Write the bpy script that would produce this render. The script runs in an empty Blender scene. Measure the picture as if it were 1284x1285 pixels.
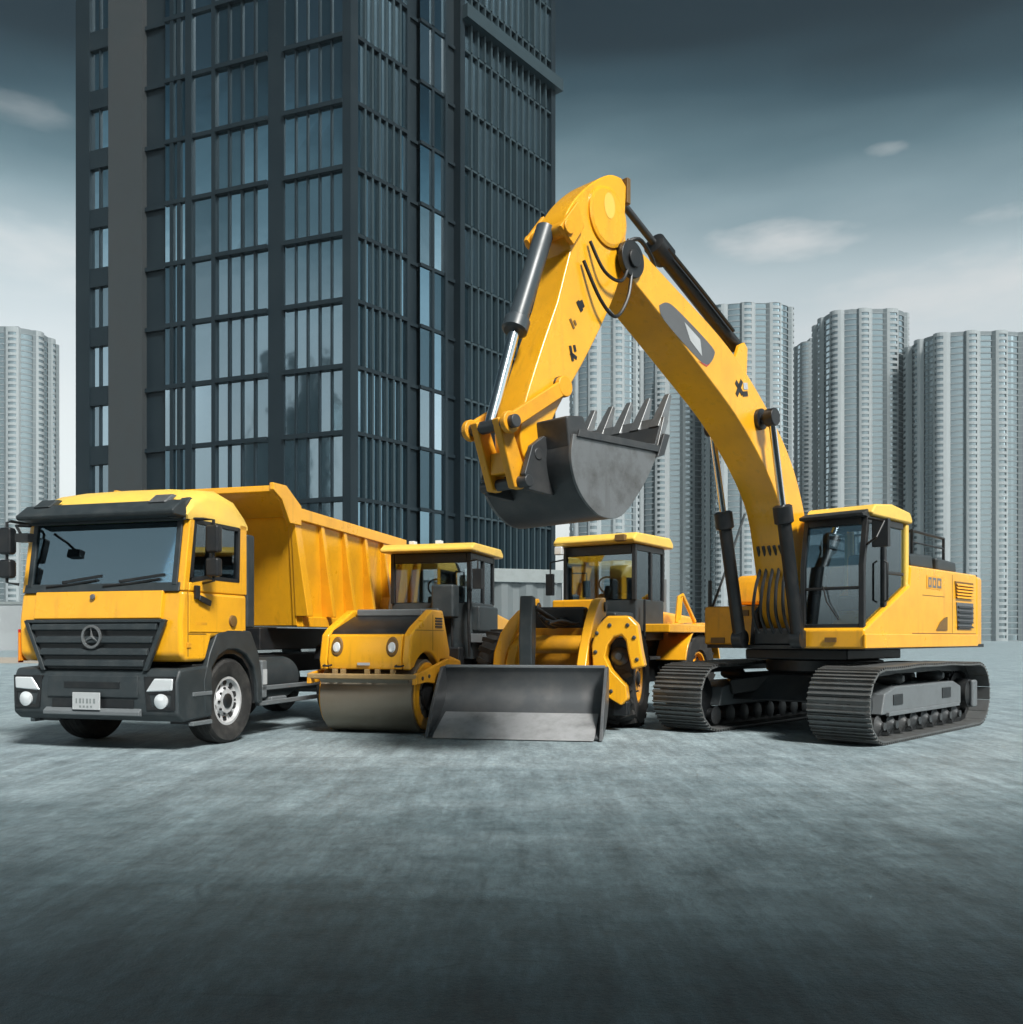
import bpy, bmesh, math, random
from mathutils import Vector, Matrix
random.seed(7)
R = math.radians
S = bpy.context.scene
COL = S.collection

# ------------------------------------------------------------------ materials
def newmat(name):
    m = bpy.data.materials.new(name); m.use_nodes = True
    nt = m.node_tree
    for n in list(nt.nodes): nt.nodes.remove(n)
    out = nt.nodes.new('ShaderNodeOutputMaterial')
    return m, nt, out

def N(nt, typ, **kw):
    n = nt.nodes.new(typ)
    for k, v in kw.items():
        if hasattr(n, k) and k not in n.inputs: setattr(n, k, v)
        else: n.inputs[k].default_value = v
    return n

def mat(name, col, rough=.5, metal=0, dirt=.25, dirtcol=None, scale=3.0, bump=.0, bscale=40, coat=0, spec=.5, rvar=.12, streak=0):
    m, nt, out = newmat(name); L = nt.links
    p = N(nt, 'ShaderNodeBsdfPrincipled')
    p.inputs['Metallic'].default_value = metal
    p.inputs['Specular IOR Level'].default_value = spec
    p.inputs['Coat Weight'].default_value = coat
    p.inputs['Coat Roughness'].default_value = .12
    tc = N(nt, 'ShaderNodeTexCoord')
    n1 = N(nt, 'ShaderNodeTexNoise'); n1.inputs['Scale'].default_value = scale; n1.inputs['Detail'].default_value = 7; n1.inputs['Roughness'].default_value = .62
    L.new(tc.outputs['Object'], n1.inputs['Vector'])
    mr = N(nt, 'ShaderNodeMapRange'); mr.inputs['From Min'].default_value = .45; mr.inputs['From Max'].default_value = .75
    mr.inputs['To Max'].default_value = dirt
    L.new(n1.outputs['Fac'], mr.inputs['Value'])
    mx = N(nt, 'ShaderNodeMix', data_type='RGBA')
    dc = dirtcol or tuple(c*.45+.02 for c in col)
    mx.inputs[6].default_value = (*col, 1); mx.inputs[7].default_value = (*dc, 1)
    fac = mr.outputs[0]
    if streak:
        # run-down grime and small chips
        m3 = N(nt, 'ShaderNodeMapping'); m3.inputs['Scale'].default_value = (9, 9, .7); L.new(tc.outputs['Object'], m3.inputs[0])
        n3 = N(nt, 'ShaderNodeTexNoise'); n3.inputs['Scale'].default_value = 1.3; n3.inputs['Detail'].default_value = 6; L.new(m3.outputs[0], n3.inputs['Vector'])
        q3 = N(nt, 'ShaderNodeMapRange'); q3.inputs['From Min'].default_value = .55; q3.inputs['From Max'].default_value = .78; q3.inputs['To Max'].default_value = streak; L.new(n3.outputs['Fac'], q3.inputs['Value'])
        n4 = N(nt, 'ShaderNodeTexNoise'); n4.inputs['Scale'].default_value = 34; n4.inputs['Detail'].default_value = 3; L.new(tc.outputs['Object'], n4.inputs['Vector'])
        q4 = N(nt, 'ShaderNodeMapRange'); q4.inputs['From Min'].default_value = .70; q4.inputs['From Max'].default_value = .74; q4.inputs['To Max'].default_value = streak*1.4; L.new(n4.outputs['Fac'], q4.inputs['Value'])
        a1 = N(nt, 'ShaderNodeMath', operation='MAXIMUM'); L.new(q3.outputs[0], a1.inputs[0]); L.new(q4.outputs[0], a1.inputs[1])
        a2 = N(nt, 'ShaderNodeMath', operation='MAXIMUM'); L.new(a1.outputs[0], a2.inputs[0]); L.new(fac, a2.inputs[1]); fac = a2.outputs[0]
    L.new(fac, mx.inputs[0]); L.new(mx.outputs[2], p.inputs['Base Color'])
    r2 = N(nt, 'ShaderNodeMapRange'); r2.inputs['To Min'].default_value = max(.03, rough-rvar); r2.inputs['To Max'].default_value = min(1, rough+rvar)
    L.new(n1.outputs['Fac'], r2.inputs['Value']); L.new(r2.outputs[0], p.inputs['Roughness'])
    if bump:
        n2 = N(nt, 'ShaderNodeTexNoise'); n2.inputs['Scale'].default_value = bscale; n2.inputs['Detail'].default_value = 4
        L.new(tc.outputs['Object'], n2.inputs['Vector'])
        b = N(nt, 'ShaderNodeBump'); b.inputs['Strength'].default_value = bump; b.inputs['Distance'].default_value = .01
        L.new(n2.outputs['Fac'], b.inputs['Height']); L.new(b.outputs[0], p.inputs['Normal'])
    L.new(p.outputs[0], out.inputs[0])
    return m

def glassmat(name, tint, refl, rough=.02, fmin=.06):
    # thin window glass: a tinted see-through sheet with a reflecting face
    m, nt, out = newmat(name); L = nt.links
    t = N(nt, 'ShaderNodeBsdfTransparent'); t.inputs[0].default_value = (*tint, 1)
    g = N(nt, 'ShaderNodeBsdfGlossy'); g.inputs['Color'].default_value = (*refl, 1); g.inputs['Roughness'].default_value = rough
    f = N(nt, 'ShaderNodeFresnel'); f.inputs['IOR'].default_value = 1.6
    mr = N(nt, 'ShaderNodeMapRange'); mr.inputs['To Min'].default_value = fmin; mr.inputs['To Max'].default_value = 1
    L.new(f.outputs[0], mr.inputs['Value'])
    mx = N(nt, 'ShaderNodeMixShader')
    L.new(mr.outputs[0], mx.inputs[0]); L.new(t.outputs[0], mx.inputs[1]); L.new(g.outputs[0], mx.inputs[2])
    L.new(mx.outputs[0], out.inputs[0])
    return m

def facadeglass(name, base, refl, fac, rough=.05, wav=.02):
    # opaque coated glazing: dark body, strong slightly wavy mirror, pane to pane variation by object
    m, nt, out = newmat(name); L = nt.links
    d = N(nt, 'ShaderNodeBsdfDiffuse'); d.inputs[0].default_value = (*base, 1)
    g = N(nt, 'ShaderNodeBsdfGlossy'); g.inputs['Roughness'].default_value = rough
    tc = N(nt, 'ShaderNodeTexCoord'); n = N(nt, 'ShaderNodeTexNoise'); n.inputs['Scale'].default_value = .6; n.inputs['Detail'].default_value = 2
    L.new(tc.outputs['Object'], n.inputs['Vector'])
    b = N(nt, 'ShaderNodeBump'); b.inputs['Strength'].default_value = wav; b.inputs['Distance'].default_value = .5
    L.new(n.outputs['Fac'], b.inputs['Height']); L.new(b.outputs[0], g.inputs['Normal'])
    oi = N(nt, 'ShaderNodeObjectInfo'); mr = N(nt, 'ShaderNodeMapRange'); mr.inputs['To Min'].default_value = .8; mr.inputs['To Max'].default_value = 1.1
    L.new(oi.outputs['Random'], mr.inputs['Value'])
    v = N(nt, 'ShaderNodeMix', data_type='RGBA', blend_type='MULTIPLY'); v.inputs[0].default_value = 1; v.inputs[6].default_value = (*refl, 1)
    L.new(mr.outputs[0], v.inputs[7]); L.new(v.outputs[2], g.inputs['Color'])
    lw = N(nt, 'ShaderNodeFresnel'); lw.inputs['IOR'].default_value = 1.5
    m2 = N(nt, 'ShaderNodeMapRange'); m2.inputs['To Min'].default_value = fac; m2.inputs['To Max'].default_value = 1
    L.new(lw.outputs[0], m2.inputs['Value'])
    mx = N(nt, 'ShaderNodeMixShader'); L.new(m2.outputs[0], mx.inputs[0]); L.new(d.outputs[0], mx.inputs[1]); L.new(g.outputs[0], mx.inputs[2])
    L.new(mx.outputs[0], out.inputs[0])
    return m

M = {}
YD = (.30, .13, .02)
M['yellow'] = mat('yellow_paint', (.84, .40, .014), .30, dirt=.3, dirtcol=YD, scale=1.6, streak=.35, coat=.3, bump=.05, bscale=6)
M['yellow2'] = mat('worn_yellow_paint', (.78, .35, .012), .45, streak=.5, dirt=.5, dirtcol=(.22, .11, .03), scale=2.6, bump=.06, bscale=14)
M['cream'] = mat('pale_yellow_roof_paint', (.80, .52, .09), .42, dirt=.35, dirtcol=(.4, .3, .12), scale=3)
M['plastic'] = mat('charcoal_plastic', (.022, .03, .034), .5, dirt=.4, dirtcol=(.07, .075, .075), scale=5, bump=.08, bscale=120)
M['black'] = mat('black_metal', (.009, .011, .013), .42, dirt=.35, dirtcol=(.05, .045, .04), scale=6)
M['rubber'] = mat('tyre_rubber', (.014, .014, .014), .8, dirt=.35, dirtcol=(.10, .095, .085), scale=7, bump=.2, bscale=60)
M['steel'] = mat('bare_worn_steel', (.26, .27, .275), .42, metal=.75, dirt=.7, dirtcol=(.11, .10, .09), scale=3.2, bump=.12, bscale=18)
M['darksteel'] = mat('dark_bucket_steel', (.055, .06, .064), .45, metal=.45, dirt=.6, dirtcol=(.13, .125, .12), scale=2.4, bump=.1, bscale=20)
M['tracksteel'] = mat('track_steel', (.14, .147, .148), .5, metal=.5, dirt=.75, dirtcol=(.10, .095, .085), scale=5, bump=.15, bscale=30)
M['chrome'] = mat('chromed_rod', (.75, .77, .78), .14, metal=1, dirt=.1)
M['silver'] = mat('silver_wheel_paint', (.52, .53, .54), .40, metal=.2, dirt=.45, dirtcol=(.14, .135, .12), scale=8)
M['drum'] = mat('drum_steel', (.24, .21, .165), .42, metal=.55, dirt=.6, dirtcol=(.22, .18, .12), scale=2.5, bump=.1, bscale=25)
M['slate'] = mat('slate_cylinder_paint', (.045, .06, .07), .4, dirt=.4)
M['bucketside'] = mat('bucket_plate_steel', (.20, .21, .215), .45, metal=.6, dirt=.8, dirtcol=(.085, .08, .075), scale=4.5, bump=.15, bscale=16, streak=.5)
M['blade'] = mat('lit_blade_steel', (.42, .43, .44), .36, metal=.35, dirt=.6, dirtcol=(.12, .12, .115), scale=3, bump=.1, bscale=24, streak=.3)  # bucket floor paler than its back: the lit look is put into the colour
M['bladeback'] = mat('bucket_inside_steel', (.085, .092, .098), .42, metal=.35, dirt=.6, dirtcol=(.16, .155, .15), scale=2.2, bump=.1, bscale=20)
M['drumbeam'] = mat('rusty_beam_paint', (.33, .22, .09), .6, dirt=.7, dirtcol=(.16, .12, .08), scale=4)
M['white'] = mat('white_plate', (.42, .44, .45), .4, dirt=.2)
M['grey'] = mat('grey_plastic', (.125, .14, .148), .5, dirt=.3)
M['lamp'] = mat('headlamp_lens', (.72, .76, .78), .08, metal=.25, dirt=.15, coat=.8)
M['amber'] = mat('amber_lens', (.75, .25, .02), .15, coat=.6, dirt=.1)
M['red'] = mat('red_lens', (.45, .03, .02), .2, coat=.5, dirt=.1)
M['seat'] = mat('dark_seat_fabric', (.03, .033, .037), .85)
M['decal'] = mat('dark_grey_decal', (.10, .105, .11), .4, dirt=.3)
M['brown'] = mat('brown_grille_mesh', (.16, .085, .02), .6, dirt=.5, scale=12)
M['glass'] = glassmat('tinted_cab_glass', (.90, .95, .97), (.78, .92, 1.0), .02, .13)
M['shieldglass'] = glassmat('windscreen_glass', (.86, .93, .96), (.62, .86, 1.0), .02, .16)
M['mirror'] = mat('mirror_glass', (.5, .55, .57), .05, metal=1, dirt=.05)
M['towerglassA'] = facadeglass('tower_glazing', (.010, .020, .026), (.48, .62, .70), .50, .06, .02)
M['towerglassB'] = facadeglass('tower_dark_glazing', (.006, .014, .019), (.24, .37, .45), .34, .08, .02)
M['towerdark'] = mat('tower_dark_cladding', (.006, .013, .018), .5, dirt=.5, dirtcol=(.012, .021, .026), scale=.4, spec=.3)
M['towergrey'] = mat('tower_grey_cladding', (.024, .040, .048), .5, dirt=.5, dirtcol=(.013, .022, .027), scale=.35, spec=.3)
M['towerfin'] = mat('tower_metal_fin', (.030, .042, .048), .35, metal=.3, dirt=.3, scale=.5)
M['towerstone'] = mat('tower_stone_panel', (.026, .032, .035), .6, dirt=.5, dirtcol=(.03, .032, .033), scale=.6)
M['aptlight'] = mat('apartment_render', (.27, .30, .31), .7, dirt=.5, dirtcol=(.21, .235, .245), scale=.05)
M['aptmid'] = mat('apartment_grey_render', (.14, .165, .175), .7, dirt=.4, dirtcol=(.10, .125, .14), scale=.05)
M['aptglass'] = facadeglass('apartment_glazing', (.045, .062, .068), (.5, .60, .64), .28, .15, .0)
M['hoard'] = mat('galvanised_sheet', (.125, .145, .15), .5, metal=.3, dirt=.5, dirtcol=(.14, .15, .15), scale=.8)
M['rail'] = mat('pale_rail_paint', (.20, .225, .225), .5, dirt=.4)
M['wallgrey'] = mat('wall_render', (.30, .32, .33), .8, dirt=.4, scale=.4)

# ------------------------------------------------------------------ mesh builder
class MB:
    def __init__(s, T=None): s.v = []; s.f = []; s.m = []; s.mi = 0; s.T = T
    def add(s, vs, fs):
        o = len(s.v)
        for p in vs:
            p = Vector(p)
            s.v.append(s.T @ p if s.T else p)
        for f in fs: s.f.append([i+o for i in f]); s.m.append(s.mi)
    def box(s, x0, x1, y0, y1, z0, z1):
        s.add([(x, y, z) for x in (x0, x1) for y in (y0, y1) for z in (z0, z1)],
              [(0, 1, 3, 2), (4, 6, 7, 5), (0, 4, 5, 1), (2, 3, 7, 6), (0, 2, 6, 4), (1, 5, 7, 3)])
    def prism(s, poly, ax, a, b, shear=None):
        n = len(poly); g = {'x': lambda p, q, t: (t, p, q), 'y': lambda p, q, t: (p, t, q), 'z': lambda p, q, t: (p, q, t)}[ax]
        vs = [g(p, q, a) for p, q in poly]+[g(p, q, b) for p, q in poly]
        s.add(vs, [list(range(n)), list(range(n, 2*n))]+[(i, (i+1) % n, n+(i+1) % n, n+i) for i in range(n)])
    def ring(s, outer, inner, ax, a, b, closed=True):
        n = len(outer); g = {'x': lambda p, q, t: (t, p, q), 'y': lambda p, q, t: (p, t, q), 'z': lambda p, q, t: (p, q, t)}[ax]
        vs = [g(p, q, t) for poly, t in ((outer, a), (inner, a), (inner, b), (outer, b)) for p, q in poly]
        fs = []
        for i in range(n if closed else n-1):
            j = (i+1) % n
            for k in range(4): fs.append((k*n+i, k*n+j, ((k+1) % 4)*n+j, ((k+1) % 4)*n+i))
        if not closed:
            fs.append((0, n, 2*n, 3*n)); fs.append((n-1, 2*n-1, 3*n-1, 4*n-1))
        s.add(vs, fs)
    def lathe(s, prof, o, ax, n=32, caps=True):
        # prof: (radius, distance along axis)
        ax = Vector(ax).normalized(); o = Vector(o)
        u = ax.orthogonal().normalized(); w = ax.cross(u)
        vs = []; fs = []
        for r, t in prof:
            for k in range(n):
                a = 2*math.pi*k/n; vs.append(o+ax*t+(u*math.cos(a)+w*math.sin(a))*r)
        m = len(prof)
        for i in range(m-1):
            for k in range(n):
                j = (k+1) % n; fs.append((i*n+k, i*n+j, (i+1)*n+j, (i+1)*n+k))
        if caps: fs.append(list(range(n))); fs.append([(m-1)*n+k for k in range(n)])
        s.add(vs, fs)
    def cyl(s, p0, p1, r0, r1=None, n=20):
        p0 = Vector(p0); p1 = Vector(p1); d = p1-p0
        s.lathe([(r0, 0), (r0 if r1 is None else r1, d.length)], p0, d, n)
    def beam(s, p0, p1, w, h=None):
        h = h or w; p0 = Vector(p0); p1 = Vector(p1); d = (p1-p0).normalized()
        u = d.cross(Vector((0, 0, 1)))
        if u.length < .05: u = d.cross(Vector((1, 0, 0)))
        u.normalize(); v = d.cross(u)
        vs = [p+u*a*w/2+v*b*h/2 for p in (p0, p1) for a, b in ((-1, -1), (1, -1), (1, 1), (-1, 1))]
        s.add(vs, [(0, 1, 2, 3), (4, 5, 6, 7), (0, 1, 5, 4), (1, 2, 6, 5), (2, 3, 7, 6), (3, 0, 4, 7)])
    def tube(s, pts, r, n=8):
        pts = [Vector(p) for p in pts]; rings = []; u = None
        for i, p in enumerate(pts):
            d = (pts[min(i+1, len(pts)-1)]-pts[max(i-1, 0)]).normalized()
            u = d.orthogonal().normalized() if u is None else (u-d*u.dot(d)).normalized()
            w = d.cross(u)
            rings.append([p+(u*math.cos(2*math.pi*k/n)+w*math.sin(2*math.pi*k/n))*r for k in range(n)])
        vs = [v for q in rings for v in q]; fs = []
        for i in range(len(pts)-1):
            for k in range(n): fs.append((i*n+k, i*n+(k+1) % n, (i+1)*n+(k+1) % n, (i+1)*n+k))
        fs.append(list(range(n))); fs.append([(len(pts)-1)*n+k for k in range(n)])
        s.add(vs, fs)
    def quadplate(s, a, b, c, d, t):
        a, b, c, d = map(Vector, (a, b, c, d)); n = (b-a).cross(d-a).normalized()*t/2
        vs = [p-n for p in (a, b, c, d)]+[p+n for p in (a, b, c, d)]
        s.add(vs, [(0, 1, 2, 3), (4, 5, 6, 7), (0, 1, 5, 4), (1, 2, 6, 5), (2, 3, 7, 6), (3, 0, 4, 7)])
    def build(s, name, mats, parent=None, bevel=0, sharp=38, seg=2):
        me = bpy.data.meshes.new(name)
        me.from_pydata([tuple(v) for v in s.v], [], s.f)
        if not isinstance(mats, (list, tuple)): mats = [mats]
        for m in mats: me.materials.append(m)
        for p, i in zip(me.polygons, s.m): p.material_index = i
        bm = bmesh.new(); bm.from_mesh(me); bmesh.ops.recalc_face_normals(bm, faces=bm.faces); bm.to_mesh(me); bm.free()
        me.polygons.foreach_set('use_smooth', [True]*len(me.polygons))
        me.set_sharp_from_angle(angle=R(sharp))
        o = bpy.data.objects.new(name, me); COL.objects.link(o)
        if parent: o.parent = parent
        if bevel:
            b = o.modifiers.new('bevel', 'BEVEL'); b.width = bevel; b.segments = seg; b.limit_method = 'ANGLE'; b.angle_limit = R(35); b.harden_normals = True
        return o

def thing(name, label, cat, loc=(0, 0, 0), rotz=0, group=None):
    o = bpy.data.objects.new(name, None); COL.objects.link(o)
    o.location = loc; o.rotation_euler = (0, 0, rotz); o['label'] = label; o['category'] = cat
    o.empty_display_size = .2
    if group: o['group'] = group
    return o
def circ(cx, cz, r, n=32, a0=0, a1=2*math.pi, end=False):
    k = n if not end else n-1
    return [(cx+r*math.cos(a0+(a1-a0)*i/k), cz+r*math.sin(a0+(a1-a0)*i/k)) for i in range(n)]
def smooth(pts, k=5):
    out = []
    for i in range(len(pts)-1):
        p0 = Vector(pts[max(i-1, 0)]); p1 = Vector(pts[i]); p2 = Vector(pts[i+1]); p3 = Vector(pts[min(i+2, len(pts)-1)])
        for j in range(k):
            t = j/k
            out.append(tuple(.5*((2*p1)+(p2-p0)*t+(2*p0-5*p1+4*p2-p3)*t*t+(3*p1-p0-3*p2+p3)*t*t*t)))
    out.append(tuple(pts[-1])); return out

def tyre(parent, c, r, w, side, rim_r, lugs=0, name='wheel', rimmat='silver', depth=.06):
    """wheel about the y axis at c; 'side' = +1 / -1 outer side"""
    cx, cy, cz = c
    wh = MB(); hw = w/2
    wh.lathe([(rim_r, -hw*.8), (rim_r+.03, -hw*.95), (r*.93, -hw), (r*.985, -hw*.82), (r, -hw*.5), (r, hw*.5), (r*.985, hw*.82), (r*.93, hw), (rim_r+.03, hw*.95), (rim_r, hw*.8), (rim_r, -hw*.8)], c, (0, 1, 0), 48, caps=False)
    if lugs:
        for i in range(lugs):
            a = 2*math.pi*i/lugs
            for sd in (-1, 1):
                p0 = Vector((cx+math.cos(a)*r*1.0, cy+sd*.02, cz+math.sin(a)*r*1.0)); a2 = a+.14
                p1 = Vector((cx+math.cos(a2)*r*.985, cy+sd*hw*.95, cz+math.sin(a2)*r*.985))
                wh.beam(p0, p1, .07, .07)
    else:
        for g in (-.3, -.1, .1, .3):
            wh.lathe([(r*.995, 0), (r*1.006, .004), (r*1.006, .03), (r*.995, .034)], (cx, cy+g*w*.9+.004, cz), (0, 1, 0), 48, caps=False)
    o = wh.build('wheel', M['rubber'], parent)
    rm = MB()
    y1 = hw*.8*side
    rm.lathe([(rim_r+.012, y1*.98), (rim_r+.012, y1), (rim_r-.03, y1), (rim_r-.05, y1*.66), (rim_r*.62, y1*.52), (rim_r*.5, y1*.90), (rim_r*.2, y1*.92), (.01, y1*.92)], c, (0, 1, 0), 36, caps=False)
    rm.mi = 1
    for i in range(10):
        a = 2*math.pi*(i+.5)/10
        rm.lathe([(rim_r*.13, 0), (rim_r*.12, side*.012), (.001, side*.012)], (cx+math.cos(a)*rim_r*.76, cy+y1*.585, cz+math.sin(a)*rim_r*.76), (0, 1, 0), 12)
    rm.build('rim', [M[rimmat], M['black']], o)
    hb = MB(); hb.lathe([(rim_r*.30, y1*.8), (rim_r*.30, y1*1.02), (rim_r*.22, y1*1.1), (.01, y1*1.1)], c, (0, 1, 0), 24)
    for i in range(10):
        a = 2*math.pi*i/10
        q = (cx+math.cos(a)*rim_r*.55, cy, cz+math.sin(a)*rim_r*.55)
        hb.cyl((q[0], cy+y1*.8, q[2]), (q[0], cy+y1*.98, q[2]), .014, n=8)
    hb.build('hub', M['black'], o)
    return o

# ------------------------------------------------------------------ camera
cam = bpy.data.cameras.new('camera'); co = bpy.data.objects.new('camera', cam); COL.objects.link(co)
co.location = (0, 0, 1.3); co.rotation_euler = (R(90), 0, 0)
cam.sensor_fit = 'HORIZONTAL'; cam.sensor_width = 36; cam.lens = 36*1150/1284; cam.shift_y = 157.5/1284
cam.clip_end = 3000; cam.clip_start = .05
S.camera = co

# ------------------------------------------------------------------ world
W = bpy.data.worlds.new('World'); S.world = W; W.use_nodes = True
nt = W.node_tree; L = nt.links
for n in list(nt.nodes): nt.nodes.remove(n)
wo = nt.nodes.new('ShaderNodeOutputWorld'); bg = nt.nodes.new('ShaderNodeBackground'); L.new(bg.outputs[0], wo.inputs[0])
SUN_EL, SUN_AZ = 46, 150      # azimuth clockwise from +Y (view direction): behind the camera, to its right
sky = nt.nodes.new('ShaderNodeTexSky'); sky.sky_type = 'NISHITA'; sky.sun_disc = False
sky.sun_elevation = R(SUN_EL); sky.sun_rotation = R(SUN_AZ); sky.air_density = 1; sky.dust_density = 3; sky.ozone_density = 1
tc = nt.nodes.new('ShaderNodeTexCoord'); sx = nt.nodes.new('ShaderNodeSeparateXYZ'); L.new(tc.outputs['Generated'], sx.inputs[0])
def mth(op, a, b=None, clamp=False):
    n = nt.nodes.new('ShaderNodeMath'); n.operation = op; n.use_clamp = clamp
    for i, v in enumerate((a, b)):
        if v is None: continue
        if isinstance(v, (int, float)): n.inputs[i].default_value = v
        else: L.new(v, n.inputs[i])
    return n.outputs[0]
el = mth('MULTIPLY', mth('ARCSINE', sx.outputs[2]), 180/math.pi)
az = mth('MULTIPLY', mth('ARCTAN2', sx.outputs[0], sx.outputs[1]), 180/math.pi)
# thin high overcast: pale near the horizon, a slate deck overhead
ns = nt.nodes.new('ShaderNodeTexNoise'); ns.inputs['Scale'].default_value = 2.2; ns.inputs['Detail'].default_value = 6
mp = nt.nodes.new('ShaderNodeMapping'); mp.inputs['Scale'].default_value = (1, 1, 4.5); L.new(tc.outputs['Generated'], mp.inputs[0]); L.new(mp.outputs[0], ns.inputs['Vector'])
elw = mth('ADD', mth('ADD', el, mth('MULTIPLY', mth('SUBTRACT', ns.outputs['Fac'], .5), 7.0)), mth('MULTIPLY', mth('MINIMUM', mth('ABSOLUTE', az), 40), .07))
ramp = nt.nodes.new('ShaderNodeValToRGB')
def setramp(r, st):
    e = r.color_ramp.elements
    while len(e) > 2: e.remove(e[-1])
    for i, (p, c) in enumerate(st):
        q = e[i] if i < 2 else e.new(p)
        q.position = p; q.color = (*c, 1)
SKY = [(0, (.86, .89, .87)), (15, (.86, .89, .87)), (18.5, (.78, .83, .83)), (22.5, (.58, .68, .70)), (26, (.31, .43, .47)), (28.5, (.145, .245, .285)), (31, (.040, .094, .125)), (33.5, (.005, .022, .037)), (45, (.007, .024, .038)), (90, (.08, .14, .17))]
GAIN = 1.2
SKY = [(e, tuple(GAIN*v for v in c)) for e, c in SKY]
setramp(ramp, [(e/90, c) for e, c in SKY])
L.new(mth('DIVIDE', elw, 90, True), ramp.inputs[0])
# clouds: soft banks at fixed places of the sky
cn = nt.nodes.new('ShaderNodeTexNoise'); cn.inputs['Scale'].default_value = 14; cn.inputs['Detail'].default_value = 8; cn.inputs['Roughness'].default_value = .6
mp2 = nt.nodes.new('ShaderNodeMapping'); mp2.inputs['Scale'].default_value = (1, 1, 3.5); L.new(tc.outputs['Generated'], mp2.inputs[0]); L.new(mp2.outputs[0], cn.inputs['Vector'])
cl = None
for a, e, wa, we, st in ((16.4, 22.6, 4.8, 1.15, 1.0), (27, 18.8, 10, 1.9, 1.0), (22.4, 26.3, 1.3, .45, .65), (28.4, 22.2, 2.2, .6, .85), (-28, 20.5, 6, 2.2, .75), (-29, 27, 4, .8, .3), (60, 22, 14, 3, .6), (-70, 24, 16, 3, .6), (140, 24, 20, 4, .5)):
    dx = mth('DIVIDE', mth('SUBTRACT', az, a), wa); dy = mth('DIVIDE', mth('SUBTRACT', el, e), we)
    d2 = mth('ADD', mth('MULTIPLY', dx, dx), mth('MULTIPLY', dy, dy))
    k = mth('ADD', mth('SUBTRACT', 1.0, d2), mth('MULTIPLY', mth('SUBTRACT', cn.outputs['Fac'], .5), 3.2))
    k = mth('MULTIPLY', mth('SMOOTH_MIN', mth('MAXIMUM', mth('MULTIPLY', k, .55), 0), 1.0), st)
    cl = k if cl is None else mth('MAXIMUM', cl, k)
mixc = nt.nodes.new('ShaderNodeMix'); mixc.data_type = 'RGBA'
L.new(cl, mixc.inputs[0]); L.new(ramp.outputs[0], mixc.inputs[6]); mixc.inputs[7].default_value = (GAIN*.90, GAIN*.90, GAIN*.87, 1)
hs = nt.nodes.new('ShaderNodeHueSaturation'); hs.inputs['Saturation'].default_value = .1; L.new(sky.outputs[0], hs.inputs['Color'])
mul = nt.nodes.new('ShaderNodeMix'); mul.data_type = 'RGBA'; mul.blend_type = 'MULTIPLY'; mul.inputs[0].default_value = 1
L.new(hs.outputs[0], mul.inputs[6]); L.new(mixc.outputs[2], mul.inputs[7]); L.new(mul.outputs[2], bg.inputs[0])
bg.inputs[1].default_value = .15

sun = bpy.data.lights.new('sun', 'SUN'); so = bpy.data.objects.new('sun', sun); COL.objects.link(so)
sun.energy = 4.5; sun.angle = R(12); sun.color = (1, .97, .92)
sd = Vector((math.sin(R(SUN_AZ))*math.cos(R(SUN_EL)), math.cos(R(SUN_AZ))*math.cos(R(SUN_EL)), math.sin(R(SUN_EL))))
so.rotation_euler = (-sd).to_track_quat('-Z', 'Y').to_euler()

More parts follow.
